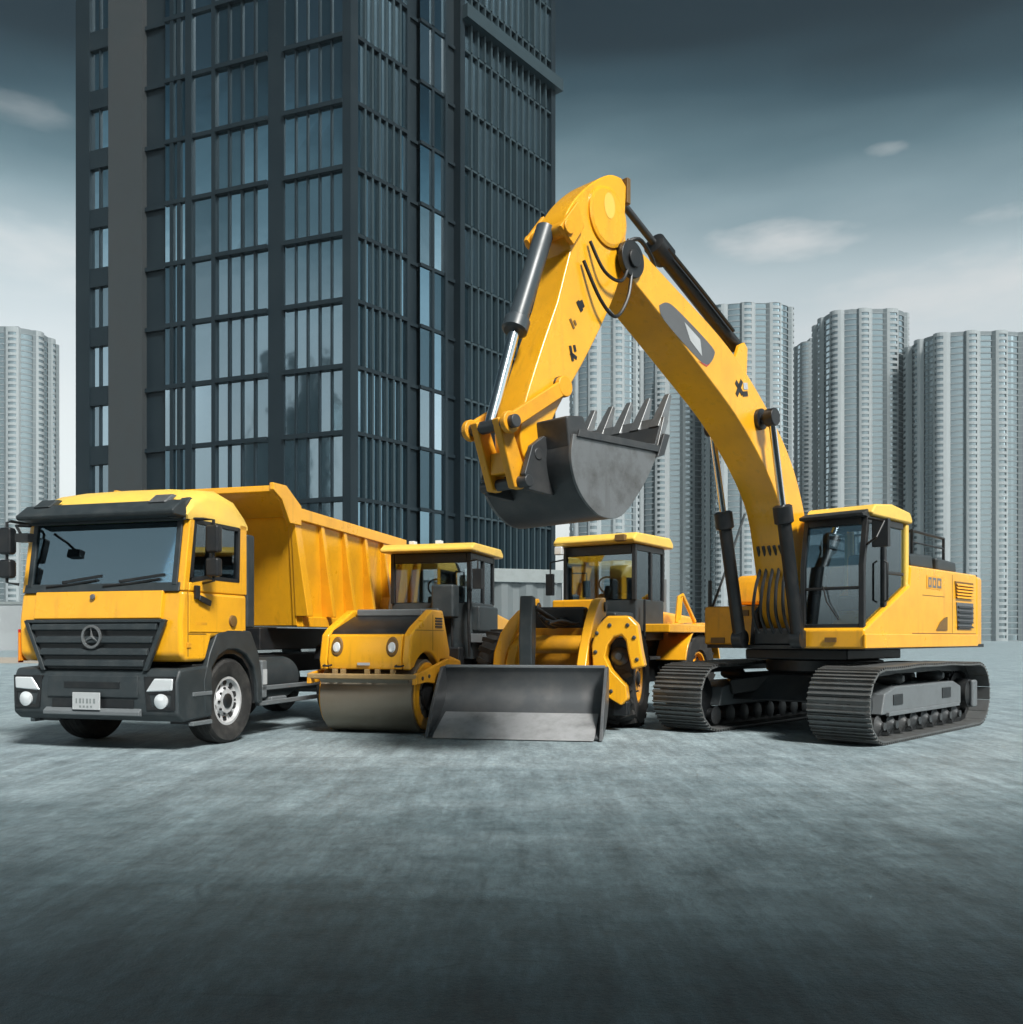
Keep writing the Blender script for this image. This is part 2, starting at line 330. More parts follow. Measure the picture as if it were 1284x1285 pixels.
# ------------------------------------------------------------------ ground
def groundmat():
    m, nt, out = newmat('worn_ground_painted_shade'); L = nt.links
    p = N(nt, 'ShaderNodeBsdfPrincipled'); p.inputs['Specular IOR Level'].default_value = .34; tc = N(nt, 'ShaderNodeTexCoord')
    def noise(sc, det, vec=None, rough=.6):
        n = N(nt, 'ShaderNodeTexNoise'); n.inputs['Scale'].default_value = sc; n.inputs['Detail'].default_value = det; n.inputs['Roughness'].default_value = rough
        L.new(vec or tc.outputs['Object'], n.inputs['Vector']); return n.outputs['Fac']
    mp = N(nt, 'ShaderNodeMapping'); mp.inputs['Scale'].default_value = (.35, 1.2, 1); L.new(tc.outputs['Object'], mp.inputs[0])
    a = noise(.55, 8, mp.outputs[0]); b = noise(2.6, 9, None, .68); c = noise(60, 5)
    mp2 = N(nt, 'ShaderNodeMapping'); mp2.inputs['Rotation'].default_value = (0, 0, R(58)); mp2.inputs['Scale'].default_value = (.25, 3.0, 1); L.new(tc.outputs['Object'], mp2.inputs[0])
    d = noise(1.5, 6, mp2.outputs[0])
    def mt(op, x, y):
        n = N(nt, 'ShaderNodeMath'); n.operation = op
        for i, v in enumerate((x, y)):
            if isinstance(v, (int, float)): n.inputs[i].default_value = v
            else: L.new(v, n.inputs[i])
        return n.outputs[0]
    mp3 = N(nt, 'ShaderNodeMapping'); mp3.inputs['Rotation'].default_value = (0, 0, R(-24)); mp3.inputs['Scale'].default_value = (.12, 5.0, 1); L.new(tc.outputs['Object'], mp3.inputs[0])
    f_ = noise(1.1, 5, mp3.outputs[0]); g_ = noise(9.0, 8, None, .7)
    s = mt('ADD', mt('ADD', mt('MULTIPLY', a, .30), mt('MULTIPLY', b, .22)), mt('ADD', mt('ADD', mt('MULTIPLY', d, .13), mt('MULTIPLY', f_, .13)), mt('ADD', mt('MULTIPLY', g_, .14), mt('MULTIPLY', c, .08))))
    r = N(nt, 'ShaderNodeValToRGB'); e = r.color_ramp.elements
    e[0].position = .36; e[0].color = (.128, .172, .190, 1); e[1].position = .66; e[1].color = (.285, .345, .365, 1)
    L.new(s, r.inputs[0])
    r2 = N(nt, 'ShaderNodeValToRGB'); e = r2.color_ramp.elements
    e[0].position = .34; e[0].color = (.030, .052, .060, 1); e[1].position = .66; e[1].color = (.125, .185, .205, 1); L.new(s, r2.inputs[0])  # darker ramp for the near ground: foreground shade painted into the colour
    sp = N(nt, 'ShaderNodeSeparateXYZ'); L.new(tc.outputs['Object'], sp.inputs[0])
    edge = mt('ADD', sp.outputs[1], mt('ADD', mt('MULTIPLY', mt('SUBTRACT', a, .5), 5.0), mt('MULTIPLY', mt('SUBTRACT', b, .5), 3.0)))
    em = N(nt, 'ShaderNodeMapRange'); em.interpolation_type = 'SMOOTHSTEP'; em.inputs['From Min'].default_value = 2.6; em.inputs['From Max'].default_value = 11.5; L.new(edge, em.inputs['Value'])  # blends to the shade-dark ramp toward the viewer, with a noisy edge
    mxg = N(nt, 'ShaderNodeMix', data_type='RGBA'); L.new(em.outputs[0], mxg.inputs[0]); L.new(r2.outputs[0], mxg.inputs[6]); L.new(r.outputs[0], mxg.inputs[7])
    def scuff(rot, sc, vec, lo, hi, a_, b_):
        m_ = N(nt, 'ShaderNodeMapping'); m_.inputs['Rotation'].default_value = (0, 0, R(rot)); m_.inputs['Scale'].default_value = vec; L.new(tc.outputs['Object'], m_.inputs[0])
        n_ = noise(sc, 7, m_.outputs[0], .65); q_ = N(nt, 'ShaderNodeMapRange'); q_.inputs['From Min'].default_value = lo; q_.inputs['From Max'].default_value = hi; q_.inputs['To Min'].default_value = a_; q_.inputs['To Max'].default_value = b_
        L.new(n_, q_.inputs['Value']); return q_.outputs[0]
    k1 = scuff(6, 1.3, (2.6, .8, 1), .36, .64, .82, 1.24)
    k2 = scuff(42, 1.6, (5.0, .45, 1), .40, .70, .95, 1.16)
    k3 = scuff(-38, 1.5, (4.1, .33, 1), .40, .70, .94, 1.18)
    k4 = scuff(0, 9.0, (2.6, .9, 1), .33, .67, .83, 1.22)
    kk = mt('MULTIPLY', mt('MULTIPLY', k1, k2), mt('MULTIPLY', k3, k4))
    # hairline cracks, rubbed-in grit
    nv = N(nt, 'ShaderNodeTexNoise'); nv.inputs['Scale'].default_value = 1.2; nv.inputs['Detail'].default_value = 5; L.new(tc.outputs['Object'], nv.inputs['Vector'])
    wv = N(nt, 'ShaderNodeMix', data_type='RGBA'); wv.inputs[0].default_value = .16; L.new(tc.outputs['Object'], wv.inputs[6]); L.new(nv.outputs['Color'], wv.inputs[7])
    vo_ = N(nt, 'ShaderNodeTexVoronoi', feature='DISTANCE_TO_EDGE'); vo_.inputs['Scale'].default_value = .55; L.new(wv.outputs[2], vo_.inputs['Vector'])
    ck_ = N(nt, 'ShaderNodeMapRange'); ck_.inputs['From Max'].default_value = .008; ck_.inputs['To Min'].default_value = .28; ck_.inputs['To Max'].default_value = 0; L.new(vo_.outputs['Distance'], ck_.inputs['Value'])
    cm_ = N(nt, 'ShaderNodeMapRange'); cm_.inputs['From Min'].default_value = .48; cm_.inputs['From Max'].default_value = .56; L.new(b, cm_.inputs['Value'])
    gr_ = noise(210, 2); gm = N(nt, 'ShaderNodeMapRange'); gm.inputs['From Min'].default_value = .3; gm.inputs['From Max'].default_value = .7; gm.inputs['To Min'].default_value = .6; gm.inputs['To Max'].default_value = 1.35; L.new(gr_, gm.inputs['Value'])
    sh_ = N(nt, 'ShaderNodeMix', data_type='RGBA', blend_type='MULTIPLY'); sh_.inputs[0].default_value = 1; L.new(mxg.outputs[2], sh_.inputs[6]); L.new(mt('MULTIPLY', gm.outputs[0], kk), sh_.inputs[7])
    cr_ = N(nt, 'ShaderNodeMix', data_type='RGBA'); cr_.inputs[7].default_value = (.02, .026, .028, 1); L.new(mt('MULTIPLY', ck_.outputs[0], cm_.outputs[0]), cr_.inputs[0]); L.new(sh_.outputs[2], cr_.inputs[6])
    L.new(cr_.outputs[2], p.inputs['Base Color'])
    rr = N(nt, 'ShaderNodeMapRange'); rr.inputs['From Min'].default_value = .35; rr.inputs['From Max'].default_value = .65; rr.inputs['To Min'].default_value = .48; rr.inputs['To Max'].default_value = .66
    L.new(s, rr.inputs['Value']); L.new(rr.outputs[0], p.inputs['Roughness'])
    bp = N(nt, 'ShaderNodeBump'); bp.inputs['Strength'].default_value = .9; bp.inputs['Distance'].default_value = .03
    h = mt('ADD', mt('ADD', mt('MULTIPLY', b, .8), mt('MULTIPLY', g_, .5)), mt('ADD', mt('MULTIPLY', c, .25), mt('MULTIPLY', d, .35)))
    L.new(h, bp.inputs['Height']); L.new(bp.outputs[0], p.inputs['Normal'])
    L.new(p.outputs[0], out.inputs[0]); return m
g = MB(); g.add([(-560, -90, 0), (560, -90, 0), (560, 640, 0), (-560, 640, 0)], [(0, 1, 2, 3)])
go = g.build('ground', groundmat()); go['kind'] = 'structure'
v = MB(); v.add([(-300, 46, .004), (-17, 46, .004), (-22, 60, .004), (-300, 60, .004)], [(0, 1, 2, 3)])
vo = v.build('verge', mat('sandy_verge', (.30, .26, .21), .9, dirt=.6, dirtcol=(.2, .19, .17), scale=.4)); vo['kind'] = 'structure'

# ------------------------------------------------------------------ haze
h = MB(); h.box(-600, 600, -120, 680, -1, 175)
hm, hnt, hout = newmat('haze_air')
pv = hnt.nodes.new('ShaderNodeVolumePrincipled'); pv.inputs['Density'].default_value = .0006; pv.inputs['Color'].default_value = (.80, .93, .97, 1); pv.inputs['Anisotropy'].default_value = .8
hnt.links.new(pv.outputs[0], hout.inputs[1])
ho = h.build('haze', hm); ho['kind'] = 'stuff'; ho['label'] = 'pale even haze filling the air over the yard'; ho['category'] = 'haze'

# ------------------------------------------------------------------ office tower
T = thing('office_tower', 'tall dark glass office tower with grid of floors, behind the dump truck', 'building', (0, 0, 0))
PC = Vector((-9.66, 55, 0)); dL = Vector((-20, 7.4, 0)).normalized(); dR = Vector((13, 16, 0)).normalized()
nL = Vector((-7.4, -20, 0)).normalized(); nR = Vector((16, -13, 0)).normalized()
LL, LR = 21.3, 20.6
FZ = [1.7+4*i for i in range(14)]; TOP = 54.5
class Face:
    def __init__(s, o, d, n): s.o, s.d, s.n = o, d, n
    def p(s, t, z, out=0): return s.o+s.d*t+s.n*out+Vector((0, 0, z))
    def box(s, mb, t0, t1, z0, z1, o0, o1):
        vs = [s.p(t, z, o) for t in (t0, t1) for o in (o0, o1) for z in (z0, z1)]
        mb.add(vs, [(0, 1, 3, 2), (4, 6, 7, 5), (0, 4, 5, 1), (2, 3, 7, 6), (0, 2, 6, 4), (1, 5, 7, 3)])
fl, fr = Face(PC, dL, nL), Face(PC, dR, nR)
core = MB(); inn = .62
q = [PC-(nL+nR)*inn, PC+dR*LR-nR*inn, PC+dR*LR+dL*LL*.9, PC+dL*LL-nL*inn]
core.prism([(p.x, p.y) for p in q], 'z', 0, TOP)
core.build('wall', M['towerdark'], T)
# piers
for t0, t1, o in ((0, .55, .02), (4.78, 5.94, -.12), (9.85, 10.15, .0), (11.7, 12.2, .0), (20.1, 21.3, .05)):
    pier = MB(); fl.box(pier, t0, t1, 0, TOP, -.9, o); pier.build('pier', M['towerdark'], T)
for t0, t1, o in ((.02, .6, .0), (9.7, 10.15, .08), (20.1, 20.62, .08), (4.75, 5.0, 0), (8.3, 8.55, 0)):
    pier = MB(); fr.box(pier, t0, t1, 0, TOP, -.9, o); pier.build('pier', M['towerdark'], T)
st = MB()
fl.box(st, 15.75, 18.59, 0, TOP, -.8, -.06)
st.build('stone_panel', M['towerstone'], T)
for f_, a, b_, o in ((fl, 13.95, 15.75, -.5), (fr, 5.0, 6.1, -.55), (fr, 8.55, 9.7, -.55)):
    rec = MB(); f_.box(rec, a, b_, 0, TOP, -.9, o); rec.build('recess_panel', M['towerdark'], T)
for i, z in enumerate(FZ[:-1]):
    b = MB(); fl.box(b, .1, 20.6, z-.2, z+.1, -.92, -.56)
    for t0, t1, o in ((.55, 4.78, .06), (5.94, 9.85, .06), (10.15, 11.7, -.05), (12.2, 13.95, -.05), (13.95, 15.75, -.3), (18.59, 20.1, -.0)):
        fl.box(b, t0, t1, z-.17 if t0 < 18 else z-.75, z+.10 if t0 < 18 else z+.5, -.85, o)
    b.build('floor_band', M['towerdark'], T)
    b = MB(); fr.box(b, .4, 20.2, z-.16, z+.08, -.92, -.58)
    for t0, t1, o in ((.6, 4.75, .0), (5.0, 6.1, -.4), (6.1, 8.3, -.1), (8.55, 9.7, -.4)):
        fr.box(b, t0, t1, z-.13, z+.09, -.85, o)
    b.build('floor_band', M['towerdark'], T)
# dense right wing: thin lines per floor
b = MB()
for z in FZ[:-1]: fr.box(b, 10.15, 20.1, z-.1, z+.04, -.5, .03)
fr.box(b, 9.9, 21.0, 43.6, 44.5, -.4, .55)
b.build('wing_band', M['towergrey'], T)
def window(face, t0, t1, z0, z1, npan, glass, finmat, finw=.1, fino=-.08, depth=-.2):
    w = MB(); w.mi = 0
    ts = [t0+(t1-t0)*i/npan for i in range(npan+1)]
    for i in range(npan):
        tl = random.uniform(-.012, .012)
        a, b_, c, d = face.p(ts[i], z0, depth+tl), face.p(ts[i+1], z0, depth-tl), face.p(ts[i+1], z1, depth-tl*.5), face.p(ts[i], z1, depth+tl*.6)
        w.add([a, b_, c, d], [(0, 1, 2, 3)])
    w.mi = 1
    for i, t in enumerate(ts):
        if i in (0, npan): continue
        face.box(w, t-finw/2, t+finw/2, z0, z1, depth-.05, fino)
    w.build('window', [M[glass], M[finmat]], T)
for i in range(13):
    z0, z1 = FZ[i]+.09, FZ[i+1]-.15
    if i < 11:
        window(fl, .55, 4.78, z0, z1, 5, 'towerglassA', 'towerdark', .09)
        window(fl, 5.94, 9.85, z0, z1, 4, 'towerglassA', 'towerdark', .14)
        window(fl, 10.15, 11.7, z0, z1, 1, 'towerglassA', 'towerdark', .3)
        window(fl, 12.2, 13.95, z0, z1, 3, 'towerglassB' if i % 3 else 'towerglassA', 'towerdark', .28)
        window(fl, 18.59, 20.1, FZ[i]+.5, FZ[i+1]-.75, 2, 'towerglassA', 'towerdark', .1)
    window(fr, .6, 4.75, z0, z1, 7, 'towerglassB', 'towergrey', .14, .02)
    window(fr, 6.1, 8.3, z0, z1, 2, 'towerglassB' if i % 3 else 'towerglassA', 'towerdark', .2, -.05)
    window(fr, 10.15, 20.1, FZ[i]+.04, FZ[i+1]-.1, 14, 'towerglassB', 'towergrey', .15, .10)
rf = MB(); rf.prism([(p.x, p.y) for p in q], 'z', TOP+.01, TOP+1.2); rf.build('roof', M['towerdark'], T)

# ------------------------------------------------------------------ far apartment towers
def apartment(px0, px1, ytop, Y, label, nb, fh=2.1, group=None, light=True):
    X0, X1 = (px0-642)/1150*Y, (px1-642)/1150*Y
    w = X1-X0; H = 1.3+(800-ytop)/1150*Y
    t = thing('apartment_tower', label, 'building', ((X0+X1)/2, Y+w*.4, 0), group=group)
    a, bb = w/2, w*.42
    NP = nb*2*6
    plan = []; typ = []
    for k in range(NP):
        th = 2*math.pi*k/NP; ph = (k % 6)/6.0; pier = ((k//6) % 2 == 0)
        # rounded box outline with bulging bays and set-back slots
        c, s_ = math.cos(th), math.sin(th)
        rr = (abs(c)**3.2+abs(s_)**3.2)**(-1/3.2)
        m = 1.0+(.05*math.sin(math.pi*(ph+1/12)) if pier else -.05)
        plan.append((a*rr*c*m*.97, bb*rr*s_*m*.97)); typ.append(pier)
    nf = int(H/fh)
    wl = MB(); gl = MB(); sl = MB()
    for k in range(NP):
        p, q_ = plan[k], plan[(k+1) % NP]
        if p[1] > bb*.75 and q_[1] > bb*.75: 
            wl.mi = 1; wl.add([(p[0], p[1], 0), (q_[0], q_[1], 0), (q_[0], q_[1], H), (p[0], p[1], H)], [(0, 1, 2, 3)]); continue
        solid = typ[k] and (k % 6) in (0, 4) or (typ[k] != typ[(k+1) % NP])
        if solid:
            wl.mi = 0 if typ[k] else 1
            wl.add([(p[0], p[1], 0), (q_[0], q_[1], 0), (q_[0], q_[1], H), (p[0], p[1], H)], [(0, 1, 2, 3)])
            continue
        cut = .5 if typ[k] else .2
        for f in range(nf):
            z0 = f*fh; z1 = z0+fh*cut; z2 = z0+fh
            wl.mi = 0 if typ[k] else 1
            wl.add([(p[0], p[1], z0), (q_[0], q_[1], z0), (q_[0], q_[1], z1), (p[0], p[1], z1)], [(0, 1, 2, 3)])
            gl.add([(p[0]*.985, p[1]*.985, z1), (q_[0]*.985, q_[1]*.985, z1), (q_[0]*.985, q_[1]*.985, z2), (p[0]*.985, p[1]*.985, z2)], [(0, 1, 2, 3)])
        wl.add([(p[0], p[1], nf*fh), (q_[0], q_[1], nf*fh), (q_[0], q_[1], H), (p[0], p[1], H)], [(0, 1, 2, 3)])
    for f in range(1, nf+1):
        z = f*fh
        vs = []; fs = []
        for k in range(NP):
            x, y = plan[k]; vs += [(x*.97, y*.97, z), (x*1.002, y*1.002, z), (x*1.002, y*1.002, z+.14), (x*.97, y*.97, z+.14)]
        for k in range(NP):
            j = (k+1) % NP
            if plan[k][1] > bb*.6: continue
            for u in range(3): fs.append((k*4+u, j*4+u, j*4+u+1, k*4+u+1))
        sl.add(vs, fs)
    wl.build('wall', [M['aptlight'] if light else M['aptmid'], M['aptmid']], t)
    go_ = gl.build('windows', M['aptglass'], t); go_['kind'] = 'stuff'
    sl.build('floor_ledges', M['aptlight'], t)
    rm = MB(); rm.prism([(x*.97, y*.97) for x, y in plan], 'z', H-.6, H+.01)
    rm.box(-a*.3, a*.3, -bb*.3, bb*.3, H, H+3)
    rm.build('roof', M['aptmid'], t)
    return t
GA = 'far apartment towers'
apartment(718, 806, 388, 300, 'far grey apartment tower seen through the gap between stick and boom', 9, group=GA)
apartment(800, 897, 436, 350, 'far apartment tower directly behind the middle of the raised boom', 9, group=GA)
apartment(893, 1004, 380, 330, 'tall pale apartment tower just right of the boom with the highest flat top', 10, group=GA)
apartment(1004, 1052, 428, 420, 'narrow darker apartment tower set back between two taller towers', 5, group=GA, light=False)
apartment(1040, 1151, 387, 340, 'tall ribbed apartment tower rising behind the excavator cab', 10, group=GA)
apartment(1146, 1172, 447, 430, 'slimmest apartment tower in the gap right of the tower behind the cab', 4, group=GA, light=False)
apartment(1165, 1315, 415, 320, 'broad apartment tower at the right edge of the photo behind the counterweight', 13, group=GA)
apartment(-62, 44, 410, 330, 'apartment tower cut by the left edge above the truck mirror', 10, group=GA)
apartment(30, 58, 436, 400, 'stepped narrow apartment block beside the tower at the left edge', 4, group=GA, light=False)
apartment(50, 69, 546, 400, 'lowest apartment block, nearest the left side of the dark glass tower', 3, group=GA, light=False)

rt_ = apartment(100, 130, 660, 1150/10.0, 'dark apartment block seen only as a reflection in the glass office tower', 5, light=False)
rt_.location = (-96, -4, 0); rt_.scale = (5.5, 3, 2.7)

# ------------------------------------------------------------------ hoarding and wall
ft = thing('metal_fence', 'tall corrugated grey metal fence with a pale top rail, behind the road roller', 'fence', (0, 0, 0))
A, B = Vector((-16, 36, 0)), Vector((2.3, 42, 0)); d = (B-A).normalized(); nn = Vector((d.y, -d.x, 0)); LN = (B-A).length
cm = MB(); pts = []
nseg = 66
for i in range(nseg+1):
    s0 = LN*i/nseg; o = .09 if i % 4 in (0, 1) else -.05
    pts.append(A+d*s0+nn*o)
vs = [(p.x, p.y, 0) for p in pts]+[(p.x, p.y, 3.75) for p in pts]
cm.add(vs, [(i, i+1, nseg+2+i, nseg+1+i) for i in range(nseg)])
cm.build('corrugated_panel', M['hoard'], ft, sharp=20)
rl = MB(); rl.beam(A+Vector((0, 0, 4.08)), B+Vector((0, 0, 4.08)), .4, .6); rl.build('top_rail', M['rail'], ft, bevel=.02)
ps = MB()
for i in range(7):
    p = A+d*LN*i/6-nn*.25; ps.box(p.x-.1, p.x+.1, p.y-.1, p.y+.1, 0, 3.8)
ps.build('post', M['towergrey'], ft)
wt = thing('perimeter_wall', 'low pale grey boundary wall beyond the truck at the left edge', 'wall', (-62, 92, 0))
w_ = MB(); w_.box(-40, 16, -.2, .2, 0, 4.6); w_.build('wall', M['wallgrey'], wt)
w_ = MB(); w_.box(-40.1, 16.1, -.3, .3, 4.605, 4.9); w_.build('coping', M['rail'], wt)

# unseen block added behind the viewer to throw shade over the foreground
WH = thing('shade_block', 'long grey block added unseen behind the viewpoint to shade the near ground', 'building', (0, -5.5, 0))
WHH = 12.4
wb = MB(); wb.box(-14, 70, -20, 0, 0, WHH); wb.build('wall', M['wallgrey'], WH)  # body of the added shade block, not a wall of the place
for k in range(10):
    x = -11+8*k; w2 = MB(); w2.box(x, x+5, -.1, .06, 3.5, 6.0); w2.build('window', M['aptglass'], WH)
wr = MB(); wr.box(-14.3, 70.3, -20.3, .3, WHH+.003, WHH+.4); wr.build('roof', M['aptmid'], WH)

# ================================================================== DUMP TRUCK
F = Vector((-.276, -.961))
TR = thing('dump_truck', 'yellow dump truck with dark grille and ribbed tipping body, at the left', 'truck', (-4.811, 10.61, 0), math.atan2(F.y, F.x))
HW = 1.125
# lower cab body (hollow above the belt line)
cab = MB()
prof = [(-.12, 1.02), (-.03, 1.10), (-.02, 1.5), (-.07, 1.84), (-1.37, 1.84), (-1.37, 1.30), (-.62, 1.30), (-.50, 1.02)]
cab.prism(prof, 'y', -HW, HW)
body = cab.build('cab_body', M['yellow'], TR, bevel=.05, seg=3)
# nose panel band & creases
nb = MB(); nb.prism([(-.028, 1.50), (.012, 1.52), (-.03, 1.835), (-.075, 1.835)], 'y', -.88, .88); nb.build('bonnet_panel', M['yellow'], TR, bevel=.012)
bd = MB(); bd.lathe([(.035, 0), (.03, .015), (.002, .02)], (-.005, -.05, 1.77), (1, 0, .1), 16); bd.build('badge', M['decal'], TR)
# pillars + rear wall + roof
up = MB()
for sgn in (-1, 1):
    y = sgn*(HW-.05)
    up.prism([(-.07, 1.83), (-.17, 1.83), (-.30, 2.68), (-.20, 2.68)], 'y', y-.05, y+.05)        # A pillar
    up.prism([(-1.16, 1.83), (-1.37, 1.83), (-1.37, 2.72), (-1.20, 2.72)], 'y', y-.05, y+.05)    # B pillar
    up.prism([(-.17, 1.83), (-1.2, 1.83), (-1.2, 2.0), (-.55, 2.0), (-.19, 1.93)], 'y', y-.045, y+.05)  # door sill, dips forward
up.box(-1.37, -1.31, -HW+.1, HW-.1, 1.83, 2.72)
up.build('cab_frame', M['yellow'], TR, bevel=.018)
rf = MB()
rp = [(-.16, 2.655), (-.14, 2.72), (-.30, 2.90), (-.55, 3.0), (-.85, 3.03), (-1.12, 2.98), (-1.30, 2.84), (-1.38, 2.72), (-1.38, 2.655)]
secs = []
for y, k in ((-HW, .15), (-HW+.04, .55), (-HW+.14, .82), (-.6, .96), (0, 1), (.6, .96), (HW-.14, .82), (HW-.04, .55), (HW, .15)):
    secs.append([(x, y, 2.655+max(0, z-2.655)*(.62+.62*k)) for x, z in rp])
n_ = len(rp); vs = [p for q_ in secs for p in q_]; fs = [list(range(n_)), [(len(secs)-1)*n_+i for i in range(n_)]]
for a in range(len(secs)-1):
    for i in range(n_): fs.append((a*n_+i, a*n_+(i+1) % n_, (a+1)*n_+(i+1) % n_, (a+1)*n_+i))
rf.add(vs, fs); rf.build('roof', M['cream'], TR, sharp=50)
vz = MB(); vz.prism([(-.17, 2.67), (.08, 2.68), (.10, 2.73), (-.07, 2.86), (-.15, 2.88)], 'y', -HW+.06, HW-.02)
vz.build('sun_visor', M['plastic'], TR, bevel=.02)
for sgn in (-1, 1):
    lm = MB(); lm.prism([(-.10, 2.82), (-.01, 2.84), (-.16, 2.95), (-.26, 2.95)], 'y', sgn*.80-.12, sgn*.80+.12)
    lm.build('marker_lamp', M['steel' if sgn > 0 else 'plastic'], TR, bevel=.02)
# roof vent/deflector edge at near side
df = MB(); df.prism([(-.02, 2.66), (-.16, 2.66), (-.42, 2.90), (-.30, 2.93)], 'y', .93, 1.06); df.build('roof_deflector', M['plastic'], TR, bevel=.015)
# windscreen
ws = MB(); ws.quadplate((-.085, -HW+.12, 1.87), (-.085, HW-.12, 1.87), (-.20, HW-.12, 2.66), (-.20, -HW+.12, 2.66), .012)
ws.build('windscreen', M['shieldglass'], TR)
sr = MB()
sr.prism([(-.045, 1.825), (-.09, 1.825), (-.115, 1.93), (-.075, 1.93)], 'y', -HW+.05, HW-.05)
for sgn in (-1, 1): sr.prism([(-.06, 1.9), (-.10, 1.9), (-.215, 2.66), (-.17, 2.66)], 'y', sgn*(HW-.12)-.035, sgn*(HW-.12)+.035)
sr.build('windscreen_seal', M['plastic'], TR, bevel=.01)
hs0 = MB(); hs0.box(-.165, -.125, -HW+.03, HW-.03, 2.64, 2.745); hs0.build('visor_rail', M['plastic'], TR, bevel=.01)
for y0, y1 in ((-.75, -.05), (.05, .8)):
    wp = MB(); wp.tube([(-.055, y0, 1.90), (-.07, (y0+y1)/2, 1.925), (-.08, y1, 1.97)], .014); wp.beam((-.085, y0+.2, 1.95), (-.10, y1+.05, 2.02), .02, .03)
    wp.build('wiper', M['black'], TR)
# door: panel line, window, handle
for sgn in (-1, 1):
    y = sgn*(HW+.004)
    dw = MB(); dw.quadplate((-.24, sgn*(HW-.03), 2.0), (-1.16, sgn*(HW-.03), 2.0), (-1.2, sgn*(HW-.03), 2.66), (-.31, sgn*(HW-.03), 2.66), .01)
    door = MB(); door.prism([(-.16, 1.36), (-1.27, 1.36), (-1.27, 1.80), (-.16, 1.80)], 'y', sgn*HW-.01, sgn*HW+.012)
    do = door.build('door', M['yellow'], TR, bevel=.01)
    dw.build('window', M['glass'], do)
    fr_ = MB(); yy = sgn*(HW-.015)
    for p0, p1 in (((-.22, 1.99), (-.30, 2.66)), ((-1.17, 1.99), (-1.19, 2.66)), ((-.5, 2.005), (-1.18, 2.005)), ((-.22, 1.96), (-.5, 2.005)), ((-.56, 2.0), (-.60, 2.66)), ((-.29, 2.645), (-1.19, 2.645))):
        fr_.beam((p0[0], yy, p0[1]), (p1[0], yy, p1[1]), .04, .045)
    fr_.build('window_seal', M['black'], do)
    hd = MB(); hd.box(-.32, -.24, sgn*(HW+.01), sgn*(HW+.05), 1.74, 1.90); hd.beam((-.30, sgn*(HW+.045), 1.76), (-.52, sgn*(HW+.045), 1.70), .03, .07); hd.build('handle', M['black'], do, bevel=.01)
    cap = MB(); cap.lathe([(.075, 0), (.07, .025), (.05, .03), (.01, .03)], (-1.02, sgn*(HW+.012), 1.50), (0, sgn, 0), 20); cap.build('filler_cap', M['brown'], do)
    sc_ = MB(); sc_.box(-.28, -.5, sgn*(HW+.011), sgn*(HW+.0135), 1.445, 1.475); sc_.build('type_plate', M['yellow2'], do)
# corner seam between bonnet and door
sm = MB()
for sgn in (-1, 1): sm.box(-.155, -.145, sgn*(HW-.004), sgn*(HW+.003), 1.08, 1.82)
sm.box(-.16, -.5, HW-.002, HW+.003, 1.335, 1.345)
sm.build('panel_seam', M['brown'], TR)
# grille (trapezoid) with bars and badge ring
gr = MB(); gr.prism([(-.94, 1.49), (.94, 1.49), (.70, .93), (-.70, .93)], 'x', -.05, .02)
go_ = gr.build('grille', M['black'], TR, bevel=.02)
gb = MB()
for i, z in enumerate((1.42, 1.27, 1.13, 1.00)):
    hw_ = .70+(z-.93)/.56*.24-.05
    gb.prism([(.02, z-.045), (.065, z-.03), (.06, z+.03), (.02, z+.05)], 'y', -hw_, hw_)
gb.build('grille_bar', M['plastic'], go_, bevel=.008)
ge = MB()
for s_ in (-1, 1): ge.quadplate((.03, s_*.92, 1.50), (.03, s_*.98, 1.50), (.03, s_*.73, .92), (.03, s_*.67, .92), .05)
ge.quadplate((.03, -.97, 1.47), (.03, .97, 1.47), (.03, .95, 1.51), (.03, -.95, 1.51), .05)
ge.build('grille_surround', M['plastic'], go_, bevel=.008)
em = MB(); em.ring(circ(0, 1.31, .135, 40), circ(0, 1.31, .108, 40), 'x', .065, .085)
for k in range(3):
    a = R(90+120*k)
    em.add([(.088, math.cos(a)*.11, 1.31+math.sin(a)*.11), (.074, math.cos(a+1.05)*.022, 1.31+math.sin(a+1.05)*.022), (.086, 0, 1.31), (.074, math.cos(a-1.05)*.022, 1.31+math.sin(a-1.05)*.022)], [(0, 1, 2), (0, 2, 3)])
em.build('emblem', M['steel'], go_)
# amber corner lamps
for sgn in (-1, 1):
    al = MB(); al.prism([(-.03, 1.02), (-.03, 1.36), (-.2, 1.36), (-.2, 1.02)], 'y', sgn*(HW-.005), sgn*(HW+.02)) if sgn < 0 else al.box(-.2, -.12, HW+.0, HW+.012, 1.18, 1.24)
    al.build('indicator', M['amber' if sgn < 0 else 'yellow2'], TR, bevel=.008)
rr_ = MB(); rr_.box(-.12, -.05, -HW-.04, -HW-.02, 1.0, 1.40); rr_.build('side_marker', M['red'], TR, bevel=.006)
